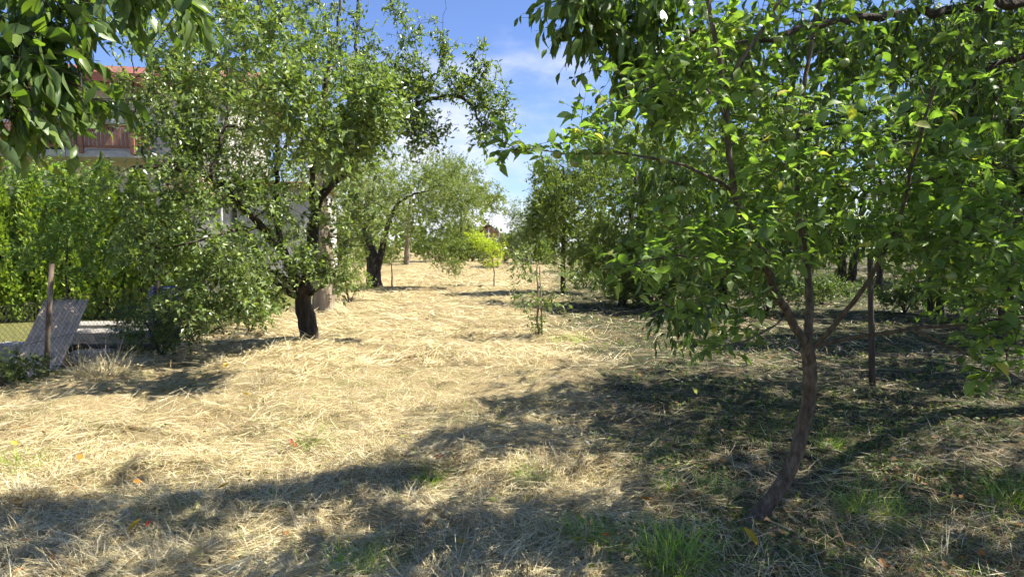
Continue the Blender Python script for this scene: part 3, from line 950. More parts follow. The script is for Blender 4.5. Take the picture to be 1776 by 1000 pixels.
# --- cherry whose twigs hang in at the upper left, close to the lens
ub = np.array((-3.4, .9, float(gh(-3.4, .9))))
U_T = np.concatenate([blobs([(40, 0, 2.15, 80, 40, .15, 22), (30, 85, 2.05, 60, 35, .15, 16), (100, 120, 2.1, 40, 20, .12, 7), (-5, 150, 2.0, 40, 40, .1, 10), (150, 165, 2.2, 26, 8, .06, 4), (75, 150, 2.1, 45, 20, .1, 7), (20, 190, 2.0, 40, 16, .1, 6),
                             (120, 30, 2.15, 30, 25, .1, 6), (240, -30, 2.25, 55, 12, .1, 7), (312, 5, 2.25, 22, 10, .08, 4), (-120, 90, 2.0, 90, 120, .3, 36), (160, -70, 2.2, 120, 30, .3, 18)]),
                      np.array((-2.6, 1.3, 3.9)) + unit(rng.normal(size=(50, 3))) * rng.random((50, 1)) ** .5 * np.array((1.3, 1.1, .7)),
                      np.array((-.55, 1.5, 4.0)) + unit(rng.normal(size=(8, 3))) * rng.random((8, 1)) ** .5 * np.array((1.1, 1.0, .5))])  # unseen tuft over the camera, added to shade the hanging leaves
make_tree('cherry_tree', 'leafy cherry branch ends hanging into the upper left corner', 'tree', [
    ([ub - np.array((0, 0, .1)), ub + np.array((.05, .05, 1.0)), ub + np.array((.1, .15, 2.2)), ub + np.array((.3, .2, 3.2))], .11, .06, dict(step=.15)),
    ([ub + np.array((.1, .15, 2.1)), *PP((-260, 60, 1.9), (-60, 80, 2.05), (60, 100, 2.1), (140, 150, 2.1))], .03, .006),
    ([ub + np.array((.3, .2, 3.0)), *PP((-200, -160, 2.0), (60, -60, 2.15), (220, -30, 2.2), (310, 0, 2.25))], .03, .006),
], U_T, M['bark_dark'], M['cherry_leaf'], leaf=.094, per=3, twig=.16, lpt=4, droop=.75, spread=.6, tip=.002, step=.1, shaped=leaf_mesh('broad_cherry_leaf', M['cherry_leaf'], .40, 5, .30, .15),
    singles=260, updown=0, twr=.002)

# --- the old plum tree left of centre
pb = P(538, 602, 10.75); pb[2] = float(gh(pb[0], pb[1]))
plum_limbs = [
    ([pb - np.array((0, 0, .08)), *PP((538, 590, 10.75), (536, 570, 10.7), (530, 545, 10.7), (525, 522, 10.7), (524, 505, 10.7))], .155, .12, dict(step=.08, wob=.008)),
    (PP((520, 516, 10.7), (500, 507, 10.5), (485, 495, 10.4), (474, 484, 10.3), (462, 474, 10.3)), .055, .03),
    (PP((522, 508, 10.7), (508, 490, 10.6), (490, 478, 10.4), (470, 470, 10.2), (440, 460, 9.8), (400, 470, 9.5)), .055, .018),
    (PP((535, 512, 10.7), (555, 500, 10.5), (572, 485, 10.4), (584, 470, 10.3)), .04, .016),
    (PP((518, 500, 10.7), (497, 450, 10.5), (480, 425, 10.3), (455, 395, 10.1), (425, 365, 9.9), (400, 335, 9.7), (365, 305, 9.5), (318, 294, 9.3), (270, 288, 9.1), (230, 290, 9.0)), .085, .020),
    (PP((530, 500, 10.7), (540, 440, 10.8), (544, 390, 10.9), (548, 350, 11.0), (575, 320, 11.0), (610, 285, 11.0), (640, 250, 10.9), (690, 195, 10.8), (740, 172, 10.7), (795, 163, 10.6), (822, 182, 10.5), (835, 215, 10.4), (842, 250, 10.3)), .11, .012),
    (PP((590, 304, 11.0), (607, 255, 11.2), (611, 190, 11.4), (614, 130, 11.5), (618, 60, 11.6), (622, -30, 11.7)), .055, .018),
    (PP((545, 372, 10.9), (538, 310, 10.7), (545, 255, 10.5), (556, 185, 10.4), (565, 130, 10.3), (585, 60, 10.2), (590, 0, 10.2)), .05, .015),
    (PP((497, 450, 10.5), (480, 400, 10.6), (478, 330, 10.7), (482, 250, 10.8), (470, 150, 10.8), (455, 60, 10.8), (440, -40, 10.8)), .055, .018),
    (PP((480, 300, 10.7), (500, 240, 10.2), (530, 190, 9.8), (540, 130, 9.6)), .03, .012),
    (PP((365, 305, 9.5), (385, 240, 9.6), (400, 160, 9.8), (390, 80, 9.9)), .03, .012),
    (PP((260, 288, 9.1), (240, 260, 9.2), (237, 200, 9.3), (231, 120, 9.4), (229, 60, 9.4)), .016, .006),
    (PP((455, 395, 10.1), (400, 400, 9.2), (340, 420, 8.9), (280, 430, 8.8)), .035, .010),
    (PP((795, 163, 10.6), (815, 140, 10.6), (840, 120, 10.6), (825, 70, 10.6)), .008, .003),
    (PP((740, 172, 10.7), (760, 130, 10.7), (768, 60, 10.7), (772, 0, 10.7)), .008, .003),
    (PP((740, 160, 10.7), (725, 90, 10.8), (700, 40, 10.8), (680, 10, 10.8)), .008, .003),
]
PL_T = blobs([(310, 190, 9.6, 75, 90, .9, 100), (340, 270, 9.6, 85, 45, .7, 50), (255, 230, 9.2, 26, 30, .4, 12), (400, 330, 9.9, 70, 40, .6, 40), (255, 70, 9.8, 60, 50, .8, 26), (370, 100, 10, 100, 90, 1.2, 60), (430, 230, 10.2, 110, 90, 1.2, 65), (540, 90, 10.5, 110, 90, 1.3, 75), (530, 250, 10.4, 90, 90, 1.1, 45),
              (640, 130, 10.9, 65, 90, 1.0, 50), (650, 230, 10.9, 60, 50, .8, 45), (300, 330, 9.3, 110, 50, .9, 60), (310, 420, 9.0, 100, 65, .8, 95), (400, 460, 9.3, 75, 60, .7, 70), (350, 520, 9.1, 95, 45, .7, 65),
              (430, 130, 8.2, 90, 70, .7, 26), (530, 100, 8.0, 80, 70, .8, 30), (470, 250, 8.0, 70, 50, .6, 16), (340, 60, 8.2, 70, 60, .7, 30), (600, 240, 8.0, 60, 50, .6, 55), (420, 40, 7.4, 90, 50, .8, 40), (640, 170, 7.8, 50, 60, .6, 40), (500, 180, 7.2, 60, 60, .5, 55), (653, 180, 7.4, 36, 50, .5, 40), (590, 265, 7.3, 40, 40, .5, 30), (430, 535, 9.0, 45, 26, .45, 24), (575, 470, 10.1, 34, 32, .3, 26), (520, 455, 9.9, 40, 32, .35, 24), (465, 500, 9.9, 30, 25, .3, 14), (490, 370, 10.0, 80, 50, .7, 45), (610, 380, 10.6, 60, 60, .7, 36),
              (712, 150, 10.7, 50, 45, .5, 60), (725, 225, 10.6, 50, 42, .4, 45), (800, 150, 10.6, 45, 26, .3, 26), (850, 170, 10.5, 32, 38, .25, 24), (865, 215, 10.4, 22, 22, .2, 10), (838, 232, 10.3, 14, 22, .1, 8),
              (832, 105, 10.6, 20, 35, .15, 12), (768, 60, 10.7, 12, 60, .1, 12), (715, 70, 10.8, 24, 40, .2, 12), (690, 25, 10.8, 20, 25, .15, 6), (460, 0, 10.6, 170, 50, 1.3, 45), (580, -50, 10.8, 120, 50, 1.2, 40),
              (240, 170, 9.5, 20, 50, .4, 7)])
make_tree('plum_tree', 'old spreading plum tree with short dark leaning trunk, left of centre', 'tree', plum_limbs, PL_T, M['bark_dark'], M['plum_leaf'],
          leaf=.088, wr=.5, per=4, twig=.26, lpt=8, droop=.15, spread=.8, tip=.0034, step=.2, twr=.0034, flare=.10)

# --- middle and far orchard trees
def simple_tree(name, label, base, top_pts, blob_list, leafmat, r0=.16, r1=.05, leaf=.07, per=5, twig=.36, lpt=10, bark='bark_dark', droop=.25, group=None, extra=(), wr=.5, tip=.003, step=.35, mult=1.0, skip_twigs=False):
    limbs = [([base - np.array((0, 0, .1)), *top_pts], r0, r1, dict(step=.2, wob=.012)), *extra]
    return make_tree(name, label, 'tree', limbs, blobs(blob_list, mult), M[bark], M[leafmat], leaf=leaf, wr=wr, per=per, twig=twig, lpt=lpt, droop=droop, tip=tip, step=step, group=group, twr=.003, skip_twigs=skip_twigs)

ORCH = 'orchard trees standing in the field'
b2 = G(562, 540); D2 = b2[1]
simple_tree('pear_tree', 'tall pear tree with thick pale trunk right behind the plum tree', b2, PP((563, 500, D2), (560, 430, D2), (556, 380, D2), (550, 300, D2), (560, 200, D2), (570, 120, D2)),
            [(600, 300, D2, 90, 70, 1.3, 80), (520, 230, D2 + .3, 110, 100, 1.6, 90), (610, 200, D2, 70, 70, 1.2, 36), (560, 120, D2 + .5, 80, 50, 1.2, 16), (630, 380, D2 - .3, 50, 40, .8, 36), (440, 320, D2 + .5, 70, 60, 1, 50), (400, 230, D2 + .5, 90, 100, 1.2, 110), (320, 170, D2 + .5, 60, 70, 1, 60), (500, 400, D2 + .8, 60, 40, .8, 40), (340, 320, D2 + .5, 60, 50, 1, 50)],
            'plum_leaf', .30, .08, .07, group=ORCH, bark='bark_pale')
b3 = G(650, 504); D3 = b3[1]
simple_tree('plum_tree', 'dark forked tree in mid field, its low crown reaching towards the sunny sapling', b3, PP((650, 480, D3), (648, 455, D3), (640, 420, D3), (632, 380, D3), (640, 330, D3)),
            [(680, 340, D3, 75, 70, 1.6, 120), (740, 360, D3 - .6, 70, 60, 1.4, 110), (790, 320, D3 - .8, 50, 45, 1.1, 70), (760, 420, D3 - 1, 50, 36, .9, 60), (785, 455, D3 - 1.2, 22, 22, .5, 20), (640, 300, D3, 60, 50, 1.3, 60), (750, 290, D3, 60, 36, 1.2, 50), (830, 340, D3 - .5, 22, 30, .5, 16), (610, 420, D3, 30, 40, .8, 24)],
            'orchard_leaf', .33, .07, .075, group=ORCH, extra=[(PP((652, 470, D3), (664, 430, D3), (672, 390, D3 - .2), (690, 350, D3 - .4), (720, 335, D3 - .5), (750, 330, D3 - .6)), .17, .015)], mult=1.3)
b4 = P(706, 462, 44); b4[2] = float(gh(b4[0], 44))
simple_tree('walnut_tree', 'far rounded tree with straight grey trunk at the field end', b4, PP((706, 445, 44), (708, 400, 44), (712, 340, 44)),
            [(720, 320, 44, 80, 60, 2.8, 150), (780, 300, 44, 50, 45, 2.2, 70), (700, 390, 43.5, 50, 22, 1.6, 40), (660, 340, 44, 40, 50, 2, 40)],
            'pale_leaf', .22, .08, .12, group=ORCH, bark='bark_pale', twig=.5, per=4)
b5 = G(857, 496); D5 = b5[1]
simple_tree('lime_sapling', 'small bright yellow-green sapling standing alone in the sunny field', b5, PP((857, 480, D5), (857, 466, D5), (853, 445, D5)),
            [(860, 436, D5, 24, 20, .5, 50), (838, 420, D5, 24, 18, .5, 46), (826, 412, D5 + .3, 18, 13, .4, 26), (852, 454, D5, 18, 11, .4, 22)],
            'lime_leaf', .04, .015, .10, per=3, twig=.16, lpt=6, bark='bark_pale', wr=.42, group=ORCH)
b6 = G(680, 499); D6 = b6[1]
simple_tree('sapling', 'thin pale sapling beside the dark forked tree', b6, PP((680, 480, D6), (679, 455, D6), (680, 430, D6)),
            [(688, 440, D6, 22, 18, .5, 24), (676, 420, D6, 18, 18, .4, 16)], 'pale_leaf', .035, .012, .07, per=3, twig=.2, lpt=6, bark='bark_pale', group=ORCH)
b7 = G(934, 584); D7 = b7[1]
y_root, y_sk, y_base = simple_tree('young_tree', 'bare topped young tree tied to its stake between sun and shade', b7, PP((932, 560, D7), (931, 520, D7), (934, 480, D7), (932, 455, D7)),
            [(905, 470, D7 - .3, 26, 32, .3, 18), (915, 520, D7 - .3, 30, 16, .3, 18), (955, 525, D7 - .3, 28, 14, .25, 14), (905, 440, D7, 28, 14, .3, 12), (975, 475, D7, 24, 28, .3, 14), (933, 560, D7, 9, 20, .08, 12)],
            'plum_leaf', .026, .016, .075, per=3, twig=.16, lpt=5, bark='bark_pale', group=ORCH, tip=.004, step=.15,
            extra=[(PP((932, 458, D7), (920, 450, D7), (905, 446, D7 - .2), (890, 470, D7 - .3)), .013, .004), (PP((932, 460, D7), (945, 450, D7), (960, 442, D7)), .012, .004)])
s_pts = [q - y_base for q in PP((940, 585, D7 + .06), (939, 540, D7 + .05), (936, 462, D7 + .04))]
MB().tube(s_pts, [.017, .016, .015], 8).build('stake', M['stake'], y_root, True)
t_pts = [q - y_base for q in PP((936, 500, D7 + .02), (936, 496, D7 + .02))]
MB().tube(t_pts, .045, 10).build('tie', single('green_tie', (.07, .10, .05)), y_root, True)

def tree_px(name, label, px, py, D, blob_list, mat, r0=.14, top=200, leaf=.105, group=ORCH, lean=0, bark='bark_dark', **kw):
    if py is not None:
        base = G(px, py); D = base[1]
    else:
        base = P(px, 500, D); base[2] = float(gh(base[0], D))
    x0, y0, _ = project(base)
    pts = [P(px + lean * (k / 4), y0 + (top - y0) * k / 4 + 0, D) for k in range(1, 5)]
    bl = [(q[0], q[1], D + q[2], *q[3:]) for q in blob_list]
    return simple_tree(name, label, base, pts, bl, mat, r0, .04, leaf, group=group, bark=bark, mult=1.4, **kw)

for px, D, bl, lab in (
    (800, 52, [(800, 350, 0, 46, 66, 2.6, 130), (760, 330, 0, 50, 60, 2.4, 90)], 'far pale tree behind the hanging crown, left of the sky gap'),
    (950, 46, [(950, 370, 0, 36, 66, 2.0, 110), (990, 330, 1, 50, 70, 2.2, 90)], 'far pale tree right of the sky gap, behind the row end'),
    (600, 40, [(600, 380, 0, 60, 60, 2.2, 110), (560, 330, 0, 60, 70, 2.2, 90), (640, 330, 0, 50, 60, 2, 70)], 'far tree seen between pear trunk and forked tree'),
    (1180, 34, [(1180, 300, 0, 110, 120, 2.6, 190), (1180, 420, 0, 120, 50, 2.2, 90)], 'far tree filling the gap behind the dense row tree'),
    (1350, 33, [(1350, 280, 0, 110, 140, 2.6, 190), (1350, 420, 0, 110, 50, 2.2, 90)], 'far tree behind the crooked apple crown'),
    (1680, 28, [(1680, 200, 0, 130, 160, 2.6, 190), (1760, 360, 0, 120, 90, 2.2, 110)], 'far tree behind the shady right edge tree')):
    tree_px('orchard_tree', lab, px, None, D, bl, 'pale_leaf', .16, 340, leaf=.20, twig=.6, per=5, lpt=8, skip_twigs=True, group='trees beyond the orchard rows')

tree_px('plum_tree', 'light green tree with thin dark trunk at the end of the right row', 977, 506, None,
        [(1000, 330, 0, 75, 85, 1.7, 150), (960, 360, -.5, 40, 60, 1, 55), (1040, 290, .5, 60, 50, 1.3, 60), (1010, 430, -.3, 60, 50, 1.2, 70), (945, 310, 0, 22, 40, .6, 22), (925, 400, -.8, 24, 40, .7, 26)], 'orchard_leaf', .10, 290)
tree_px('plum_tree', 'dense green tree with leaning dark limb, second from the end of the right row', 1078, 530, None,
        [(1100, 340, 0, 100, 110, 1.7, 180), (1060, 430, -.4, 70, 60, 1.1, 90), (1150, 450, 0, 80, 60, 1.2, 90), (1110, 500, -.4, 70, 26, .7, 40), (1080, 250, .4, 70, 40, 1, 46)], 'orchard_leaf', .13, 300, lean=25)
tree_px('plum_tree', 'broad green tree behind the hanging cherry leaves', 1253, 540, None,
        [(1260, 300, 0, 150, 150, 1.8, 210), (1240, 440, 0, 120, 60, 1.3, 110), (1330, 200, .4, 120, 120, 1.5, 90)], 'orchard_leaf', .15, 230)
tree_px('plum_tree', 'tree with two dark stems seen through the apple branches', 1463, 497, None,
        [(1420, 280, 0, 130, 150, 2.2, 160), (1400, 420, 0, 80, 50, 1.5, 70), (1500, 160, 0, 120, 120, 2, 100)], 'orchard_leaf', .20, 260, lean=-14,
        extra=[(PP((1464, 496, 27.4), (1477, 480, 27.2), (1481, 465, 27), (1484, 420, 27), (1500, 330, 27)), .20, .06)])
tree_px('plum_tree', 'slim straight tree seen between apple branch and stake', 1526, 505, None,
        [(1560, 260, 0, 110, 150, 2.0, 150), (1560, 400, 0, 70, 40, 1.2, 40)], 'orchard_leaf', .12, 250)
tree_px('plum_tree', 'dark trunked shady tree near the right edge', 1622, 548, None,
        [(1660, 270, 0, 170, 170, 1.8, 220), (1720, 420, -.5, 110, 70, 1.2, 110), (1600, 420, .3, 70, 40, 1, 40), (1700, 110, 0, 130, 100, 1.5, 90), (1950, 220, .5, 180, 130, 2.2, 220), (1880, 330, -3, 150, 90, 1.6, 120)], 'orchard_leaf', .17, 220, lean=8)  # last two clumps extend the crown past the frame to shade the ground
tree_px('plum_tree', 'tall tree with thick dark stem in the upper right corner', 1752, None, 11.0,
        [(1760, 120, 0, 130, 130, 1.2, 120), (1800, 320, 0, 120, 120, 1.1, 100), (1680, 40, 0, 90, 60, .9, 40), (1980, 60, .5, 230, 150, 2.2, 260), (2020, 120, -2.5, 260, 150, 1.8, 200)], 'shrub_leaf', .15, 20)  # outer two clumps lie out of frame, added for their ground shade

# slender pole standing in the shade behind the apple tree
sp = G(1514, 668)
q0, q1, q2 = sp - np.array((0, 0, .12)), P(1511, 560, sp[1]), P(1509, 440, sp[1])
o = MB().tube([q - sp for q in (q0, q1, q2)], [.038, .034, .030], 10).build('wooden_pole', M['wood_grey'], None, True)
o.location = sp
tag(o, 'slender dark wooden pole standing in the shade behind the apple tree', 'pole')

# sapling growing by the fence on the left
b8 = G(122, 632); D8 = b8[1]
simple_tree('apple_sapling', 'leafy young apple tree growing beside the rusty fence post', b8, PP((118, 560, D8), (114, 480, D8), (118, 400, D8), (122, 320, D8), (128, 270, D8)),
            [(130, 330, D8, 80, 60, .45, 36), (120, 400, D8, 80, 50, .45, 36), (70, 440, D8, 50, 26, .3, 12), (180, 440, D8, 45, 30, .35, 16), (40, 300, D8, 40, 30, .3, 12), (140, 470, D8, 36, 14, .2, 6)],
            'apple_leaf', .022, .008, .085, per=4, twig=.18, lpt=6, bark='bark_apple', wr=.55, tip=.002, step=.12, mult=1.5)

# ------------------------------------------------------------------ shrubs, hedge, far greenery
def bush(name, label, blob_list, mat, leaf=.06, per=4, twig=.22, lpt=8, group=None, cat='shrub', wr=.5, step=.25, droop=.2):
    T = blobs(blob_list)
    c = T.mean(0); c[2] = float(gh(c[0], c[1])) - .03
    T = T[T[:, 2] > gh(T[:, 0], T[:, 1]) + .05]
    limbs = []
    for k in range(5):
        a_ = k / 5 * 6.28
        tgt = T[rng.integers(len(T))]
        s0 = c.copy()
        limbs.append(([s0, s0 * .6 + tgt * .4 + np.array((0, 0, .1)), tgt], .02, .006, {}))
    return make_tree(name, label, cat, limbs, T, M['bark_dark'], M[mat], leaf=leaf, wr=wr, per=per, twig=twig, lpt=lpt, tip=.002, step=step, group=group, droop=droop)

SH = 'shrubs along the orchard edge'
bush('shrub', 'dark low shrub spilling over the fence under the plum tree', [(270, 575, 9.6, 65, 36, .5, 70), (230, 555, 10.2, 40, 30, .5, 34), (330, 565, 9.4, 55, 30, .45, 40)], 'shrub_leaf', .055, group=SH)
bush('shrub', 'light green shrub between plum trunk and hedge', [(430, 500, 12.5, 50, 36, .7, 60), (470, 520, 12.2, 30, 28, .5, 34), (400, 470, 13, 45, 40, .7, 40)], 'pale_leaf', .06, group=SH)
bush('shrub', 'green shrub at the foot of the dark forked tree', [(605, 460, 20, 32, 40, .8, 60), (590, 490, 19.6, 22, 22, .5, 30), (625, 490, 20.4, 22, 20, .5, 26)], 'orchard_leaf', .07, group=SH)
for k, (px, py, D, rx, ry, n, mt, lab) in enumerate([
    (760, 430, 50, 45, 24, 60, 'orchard_leaf', 'far shrub below the low hanging tree crown'),
    (820, 432, 50, 40, 22, 60, 'orchard_leaf', 'far rounded shrub just left of the yellow-green sapling'),
    (805, 405, 54, 36, 24, 50, 'pale_leaf', 'far taller shrub in front of the orange trimmed house'),
    (895, 430, 48, 40, 26, 60, 'pale_leaf', 'far pale shrub right of the yellow-green sapling'),
    (930, 440, 44, 36, 24, 50, 'orchard_leaf', 'far shrub behind the staked young tree'),
    (845, 350, 58, 36, 36, 60, 'pale_leaf', 'far airy tree top beside the orange trimmed house'),
    (650, 440, 47, 50, 26, 50, 'pale_leaf', 'far shrub seen behind the dark forked trunk'),
]):
    bush('shrub', lab, [(px, py, D, rx, ry, 1.4, n * 2)], mt, .20, per=5, twig=.5, group='shrubs at the far end of the field', step=.6)
bush('willow_bush', 'wispy grey-green willow rising against the sky at the field end', [(905, 395, 40, 20, 50, .9, 46), (890, 370, 40, 12, 36, .5, 14), (925, 380, 40, 18, 40, .8, 40)], 'willow_leaf', .18, per=6, twig=.7, wr=.25, step=.6, cat='tree')
for k, (px, D, w, h, lab) in enumerate([
    (1120, 33, 120, 70, 'backdrop shrub beyond the dense row tree'), (1300, 36, 120, 80, 'backdrop shrub beyond the broad green tree'),
    (1440, 38, 110, 60, 'backdrop shrub beyond the two dark stems'), (1590, 36, 120, 50, 'backdrop shrub beyond the stake in sun'),
    (1740, 30, 130, 80, 'backdrop shrub beyond the shady right tree'), (1900, 26, 130, 100, 'backdrop shrub cut by the right edge')]):
    z0 = 430 + 1.2 * FPX / D
    bush('shrub', lab, [(px, z0 - h * .7, D, w, h, 1.6, 110)], 'pale_leaf' if k in (3, 2) else 'orchard_leaf', .17, per=5, twig=.5, group='shrubs beyond the right row', step=.6)
bush('weeds', 'weedy green undergrowth in sun beyond the stake', [(1560, 505, 22, 120, 14, 2.2, 60), (1680, 520, 18, 80, 14, 1.6, 50), (1590, 480, 27, 110, 10, 2.5, 60), (1300, 478, 27, 150, 12, 3.0, 110), (1150, 478, 29, 100, 12, 3.0, 70), (1400, 500, 21, 110, 12, 2.0, 70)], 'weed_leaf', .08, twig=.3, cat='weeds', step=.5)
bush('weeds', 'dark green weeds at the foot of the fence on the left edge', [(20, 640, 7.6, 50, 26, .3, 40), (60, 655, 7.8, 40, 16, .25, 24), (-60, 620, 7.4, 70, 40, .3, 30)], 'weed_leaf', .05, cat='weeds', twig=.12)
bush('rose_bush', 'rose bush with a few red flowers in front of the pale house wall', [(440, 420, 15, 40, 32, .6, 40), (410, 405, 15, 30, 20, .5, 20)], 'shrub_leaf', .06)

for px, py, D, rx, ry, n, lab in (
    (1130, 490, 18, 70, 36, 90, 'dark understory shrub below the dense row tree'), (1235, 490, 17, 60, 36, 90, 'dark understory shrub left of the apple fork, in deep shade'),
    (1015, 478, 25, 40, 24, 60, 'low shrub at the foot of the light green row end tree'), (1065, 492, 21, 40, 26, 70, 'low shrub at the foot of the leaning dark limb'),
    (1335, 492, 16.5, 60, 38, 90, 'dark understory shrub right behind the apple fork'), (1430, 500, 19, 50, 26, 70, 'low understory shrub in front of the two dark stems'),
    (1570, 515, 16, 60, 18, 60, 'low shady undergrowth shrub just right of the slender pole'), (1690, 500, 14, 70, 34, 100, 'understory shrub under the shady right tree'), (1800, 490, 12.5, 70, 50, 100, 'understory shrub cut by the right edge')):
    bush('shrub', lab, [(px, py, D, rx, ry, .9, n)], 'shrub_leaf', .09, per=5, twig=.3, group='understory shrubs below the right row', step=.4)

def far_wood():
    C, S = [], []
    for k in range(110):
        x_ = -130 + k * 2.4 + random.uniform(-1, 1); y_ = random.uniform(68, 84)
        h_ = random.uniform(3.0, 5.6) if abs(x_) < 8 else random.uniform(4.5, 8.5)
        n = 190
        d = unit(rng.normal(size=(n, 3))) * rng.random((n, 1)) ** .4
        c = np.array((x_, y_, float(gh(x_, y_)) + h_ * .5)) + d * np.array((random.uniform(1.8, 2.8), 2.0, h_ * .55))
        C.append(c)
    c = np.concatenate(C); n = len(c)
    v, f = leaf_quads(c, unit(rng.normal(size=(n, 3))), unit(rng.normal(size=(n, 3)) + np.array((0, 0, .8))), rng.uniform(.45, .95, n), np.full((n, 1), .6))
    o = link('far_woodland', mesh_np('far_woodland', v, [f]), M['orchard_leaf'], None, 'stuff')
    tag(o, 'distant strip of green woodland closing off the field', 'woodland')
far_wood()

# thuja hedge: columnar shrubs of upright sprays
def thuja(i_, px, D, h, r, label):
    h += .65
    b_ = P(px, 500, D); b_[2] = float(gh(b_[0], D)) - .05
    n = 9000
    u = rng.random(n) ** .8
    a = rng.uniform(0, 2 * np.pi, n)
    lump = 1 + .16 * np.sin(a * 5 + 9 * u + i_) + .10 * np.sin(a * 11 - 23 * u)
    rad = r * (1 - u ** 2.6 * .95) * (.72 + .28 * np.sqrt(np.clip(u * 6, 0, 1))) * lump * rng.uniform(.72, 1.06, n)
    c = np.stack([np.cos(a) * rad, np.sin(a) * rad, u * h], -1)
    outw = np.stack([np.cos(a), np.sin(a), np.zeros(n)], -1)
    ax = unit(outw * .75 + np.array((0, 0, .8)) + rng.normal(size=(n, 3)) * .35)
    tang = np.stack([-np.sin(a), np.cos(a), np.zeros(n)], -1)
    nr = unit(tang * rng.choice([-1, 1], n)[:, None] * .7 + outw * .6 + rng.normal(size=(n, 3)) * .4)
    nr = unit(nr - ax * (nr * ax).sum(1)[:, None])
    v, f = leaf_quads(c, ax, nr, rng.uniform(.09, .19, n), rng.uniform(.35, .6, n)[:, None], .05)
    root = empty('thuja', b_, label, 'hedge shrub', 'thuja hedge in front of the house')
    link('crown', mesh_np('crown', v, [f]), M['thuja_leaf'], root, 'stuff')
    MB().tube([(0, 0, 0), (0, 0, h * .5), (0, 0, h * .95)], [.06, .04, .01], 8).build('trunk', M['bark_dark'], root, True)

for k, (px, D, h, lab) in enumerate([(-75, 16.0, 3.2, 'thuja column cut off by the left edge of the picture'), (-5, 16.3, 3.05, 'thuja column at the left edge, above the leaning sheet'),
                                      (60, 16.7, 3.15, 'thuja column directly behind the leaning sheet'), (122, 17.0, 3.3, 'thuja column behind the rusty fence post'),
                                      (184, 17.4, 3.4, 'thuja column right of the fence post sapling'), (245, 17.8, 3.2, 'thuja column half hidden by plum branches'),
                                      (303, 18.2, 2.6, 'shorter thuja at the end of the hedge below the house wall')]):
    thuja(k, px, D, h, .62, lab)

# ------------------------------------------------------------------ neighbour's house on the left
M['plaster'] = surf_mat('plaster', (.44, .41, .36), (.56, .53, .47), 3, .9, (1, 1, 1), .15)
M['plaster_peach'] = surf_mat('plaster_peach', (.58, .38, .24), (.66, .44, .29), 3, .9, (1, 1, 1), .1)
M['brown_wood'] = surf_mat('brown_wood', (.20, .088, .055), (.30, .145, .095), 12, .6, (1, 1, .1), .2)
M['red_roof'] = surf_mat('red_roof', (.17, .065, .045), (.25, .10, .07), 5, .8, (1, 1, 1), .3)
M['white_paint'] = single('white_paint', (.74, .74, .72), .6)
M['glass'] = single('window_glass', (.03, .04, .05), .08, .6)
M['flower_red'] = single('flower_red', (.62, .015, .05), .6)
M['grey_slab'] = surf_mat('balcony_slab', (.34, .33, .31), (.45, .44, .42), 5, .9, (1, 1, 1), .15)

hA, hB = P(-170, 500, 23.4)[:2], P(400, 500, 25.2)[:2]
hu = unit(hB - hA); hn = np.array((hu[1], -hu[0]))          # along the facade, and out of it towards the garden
hlen = float(np.linalg.norm(hB - hA)); hg = -.22
yaw = math.atan2(hu[1], hu[0])
HR = Matrix.Rotation(yaw, 3, 'Z')
house = empty('house', (hA[0], hA[1], hg), 'pale two-storey house with brown wooden balcony and red roof edge behind the thujas', 'house')
house.rotation_euler = (0, 0, yaw)
# local frame: x along the facade, y into the house, z up
def hx(px, out=0.0):
    """facade coordinate seen at picture column px"""
    d = ray(px, 300); o = hA + hn * out
    A_ = np.array([[d[0], -hu[0]], [d[1], -hu[1]]]); s_ = np.linalg.solve(A_, o)
    return float(s_[1]), float(s_[0] * d[1])
def hz_(px, py, out=0.0):
    x_, D_ = hx(px, out)
    return float(P(px, py, D_)[2]) - hg
zb = hz_(165, 260, 1.2)       # balcony floor
zr = hz_(165, 217, 1.2)       # rail
ze = hz_(140, 136, .7)       # eaves
m_ = MB()
m_.box((hlen / 2, 4.2, ze / 2), (hlen, 8.0, ze))
wall = m_.build('wall', M['plaster'], house)
# openings on the facade
for px0, px1, z0, z1 in ((40, 110, zb + .1, zb + 2.0), (150, 200, zb + .8, zb + 1.9), (285, 330, 1.0, 2.3), (320, 360, zb + .5, zb + 1.7)):
    x0, x1 = hx(px0)[0], hx(px1)[0]
    fr = MB()
    cx, cz, w_, h_ = (x0 + x1) / 2, (z0 + z1) / 2, x1 - x0, z1 - z0
    for dx, dz, sx, sz in ((-w_ / 2, 0, .08, h_ + .08), (w_ / 2, 0, .08, h_ + .08), (0, -h_ / 2, w_ - .08, .08), (0, h_ / 2, w_ - .08, .08), (0, 0, .06, h_ - .08)):
        fr.box((cx + dx, .17, cz + dz), (sx, .10, sz))
    win = fr.build('window', M['white_paint'], house)
    MB().box((cx, .19, cz), (w_ - .08, .03, h_ - .08)).build('pane', M['glass'], win)
# roof: low pitched, wide eaves
rf = MB()
ov = .75
v = [(-1, -ov, ze + .05), (hlen + .8, -ov, ze + .05), (hlen + .8, 4.2, ze + 1.55), (-1, 4.2, ze + 1.55), (hlen + .8, 10, ze + .05), (-1, 10, ze + .05)]
v2 = [(a, b_, c + .14) for a, b_, c in v]
rf.add(v + v2, [(0, 3, 2, 1), (3, 5, 4, 2), (6, 7, 8, 9), (9, 8, 10, 11), (0, 1, 7, 6), (5, 11, 10, 4), (1, 2, 8, 7), (2, 4, 10, 8), (0, 6, 9, 3), (3, 9, 11, 5)])
roof = rf.build('roof', M['red_roof'], house)
MB().box((hlen / 2 - .1, -ov - .03, ze + .06), (hlen + 1.8, .05, .34)).build('fascia', M['red_roof'], roof)
MB().box((hlen / 2 - .1, -ov / 2 + .1, ze - .03), (hlen + 1.8, ov - .1, .05)).build('soffit', M['brown_wood'], roof)
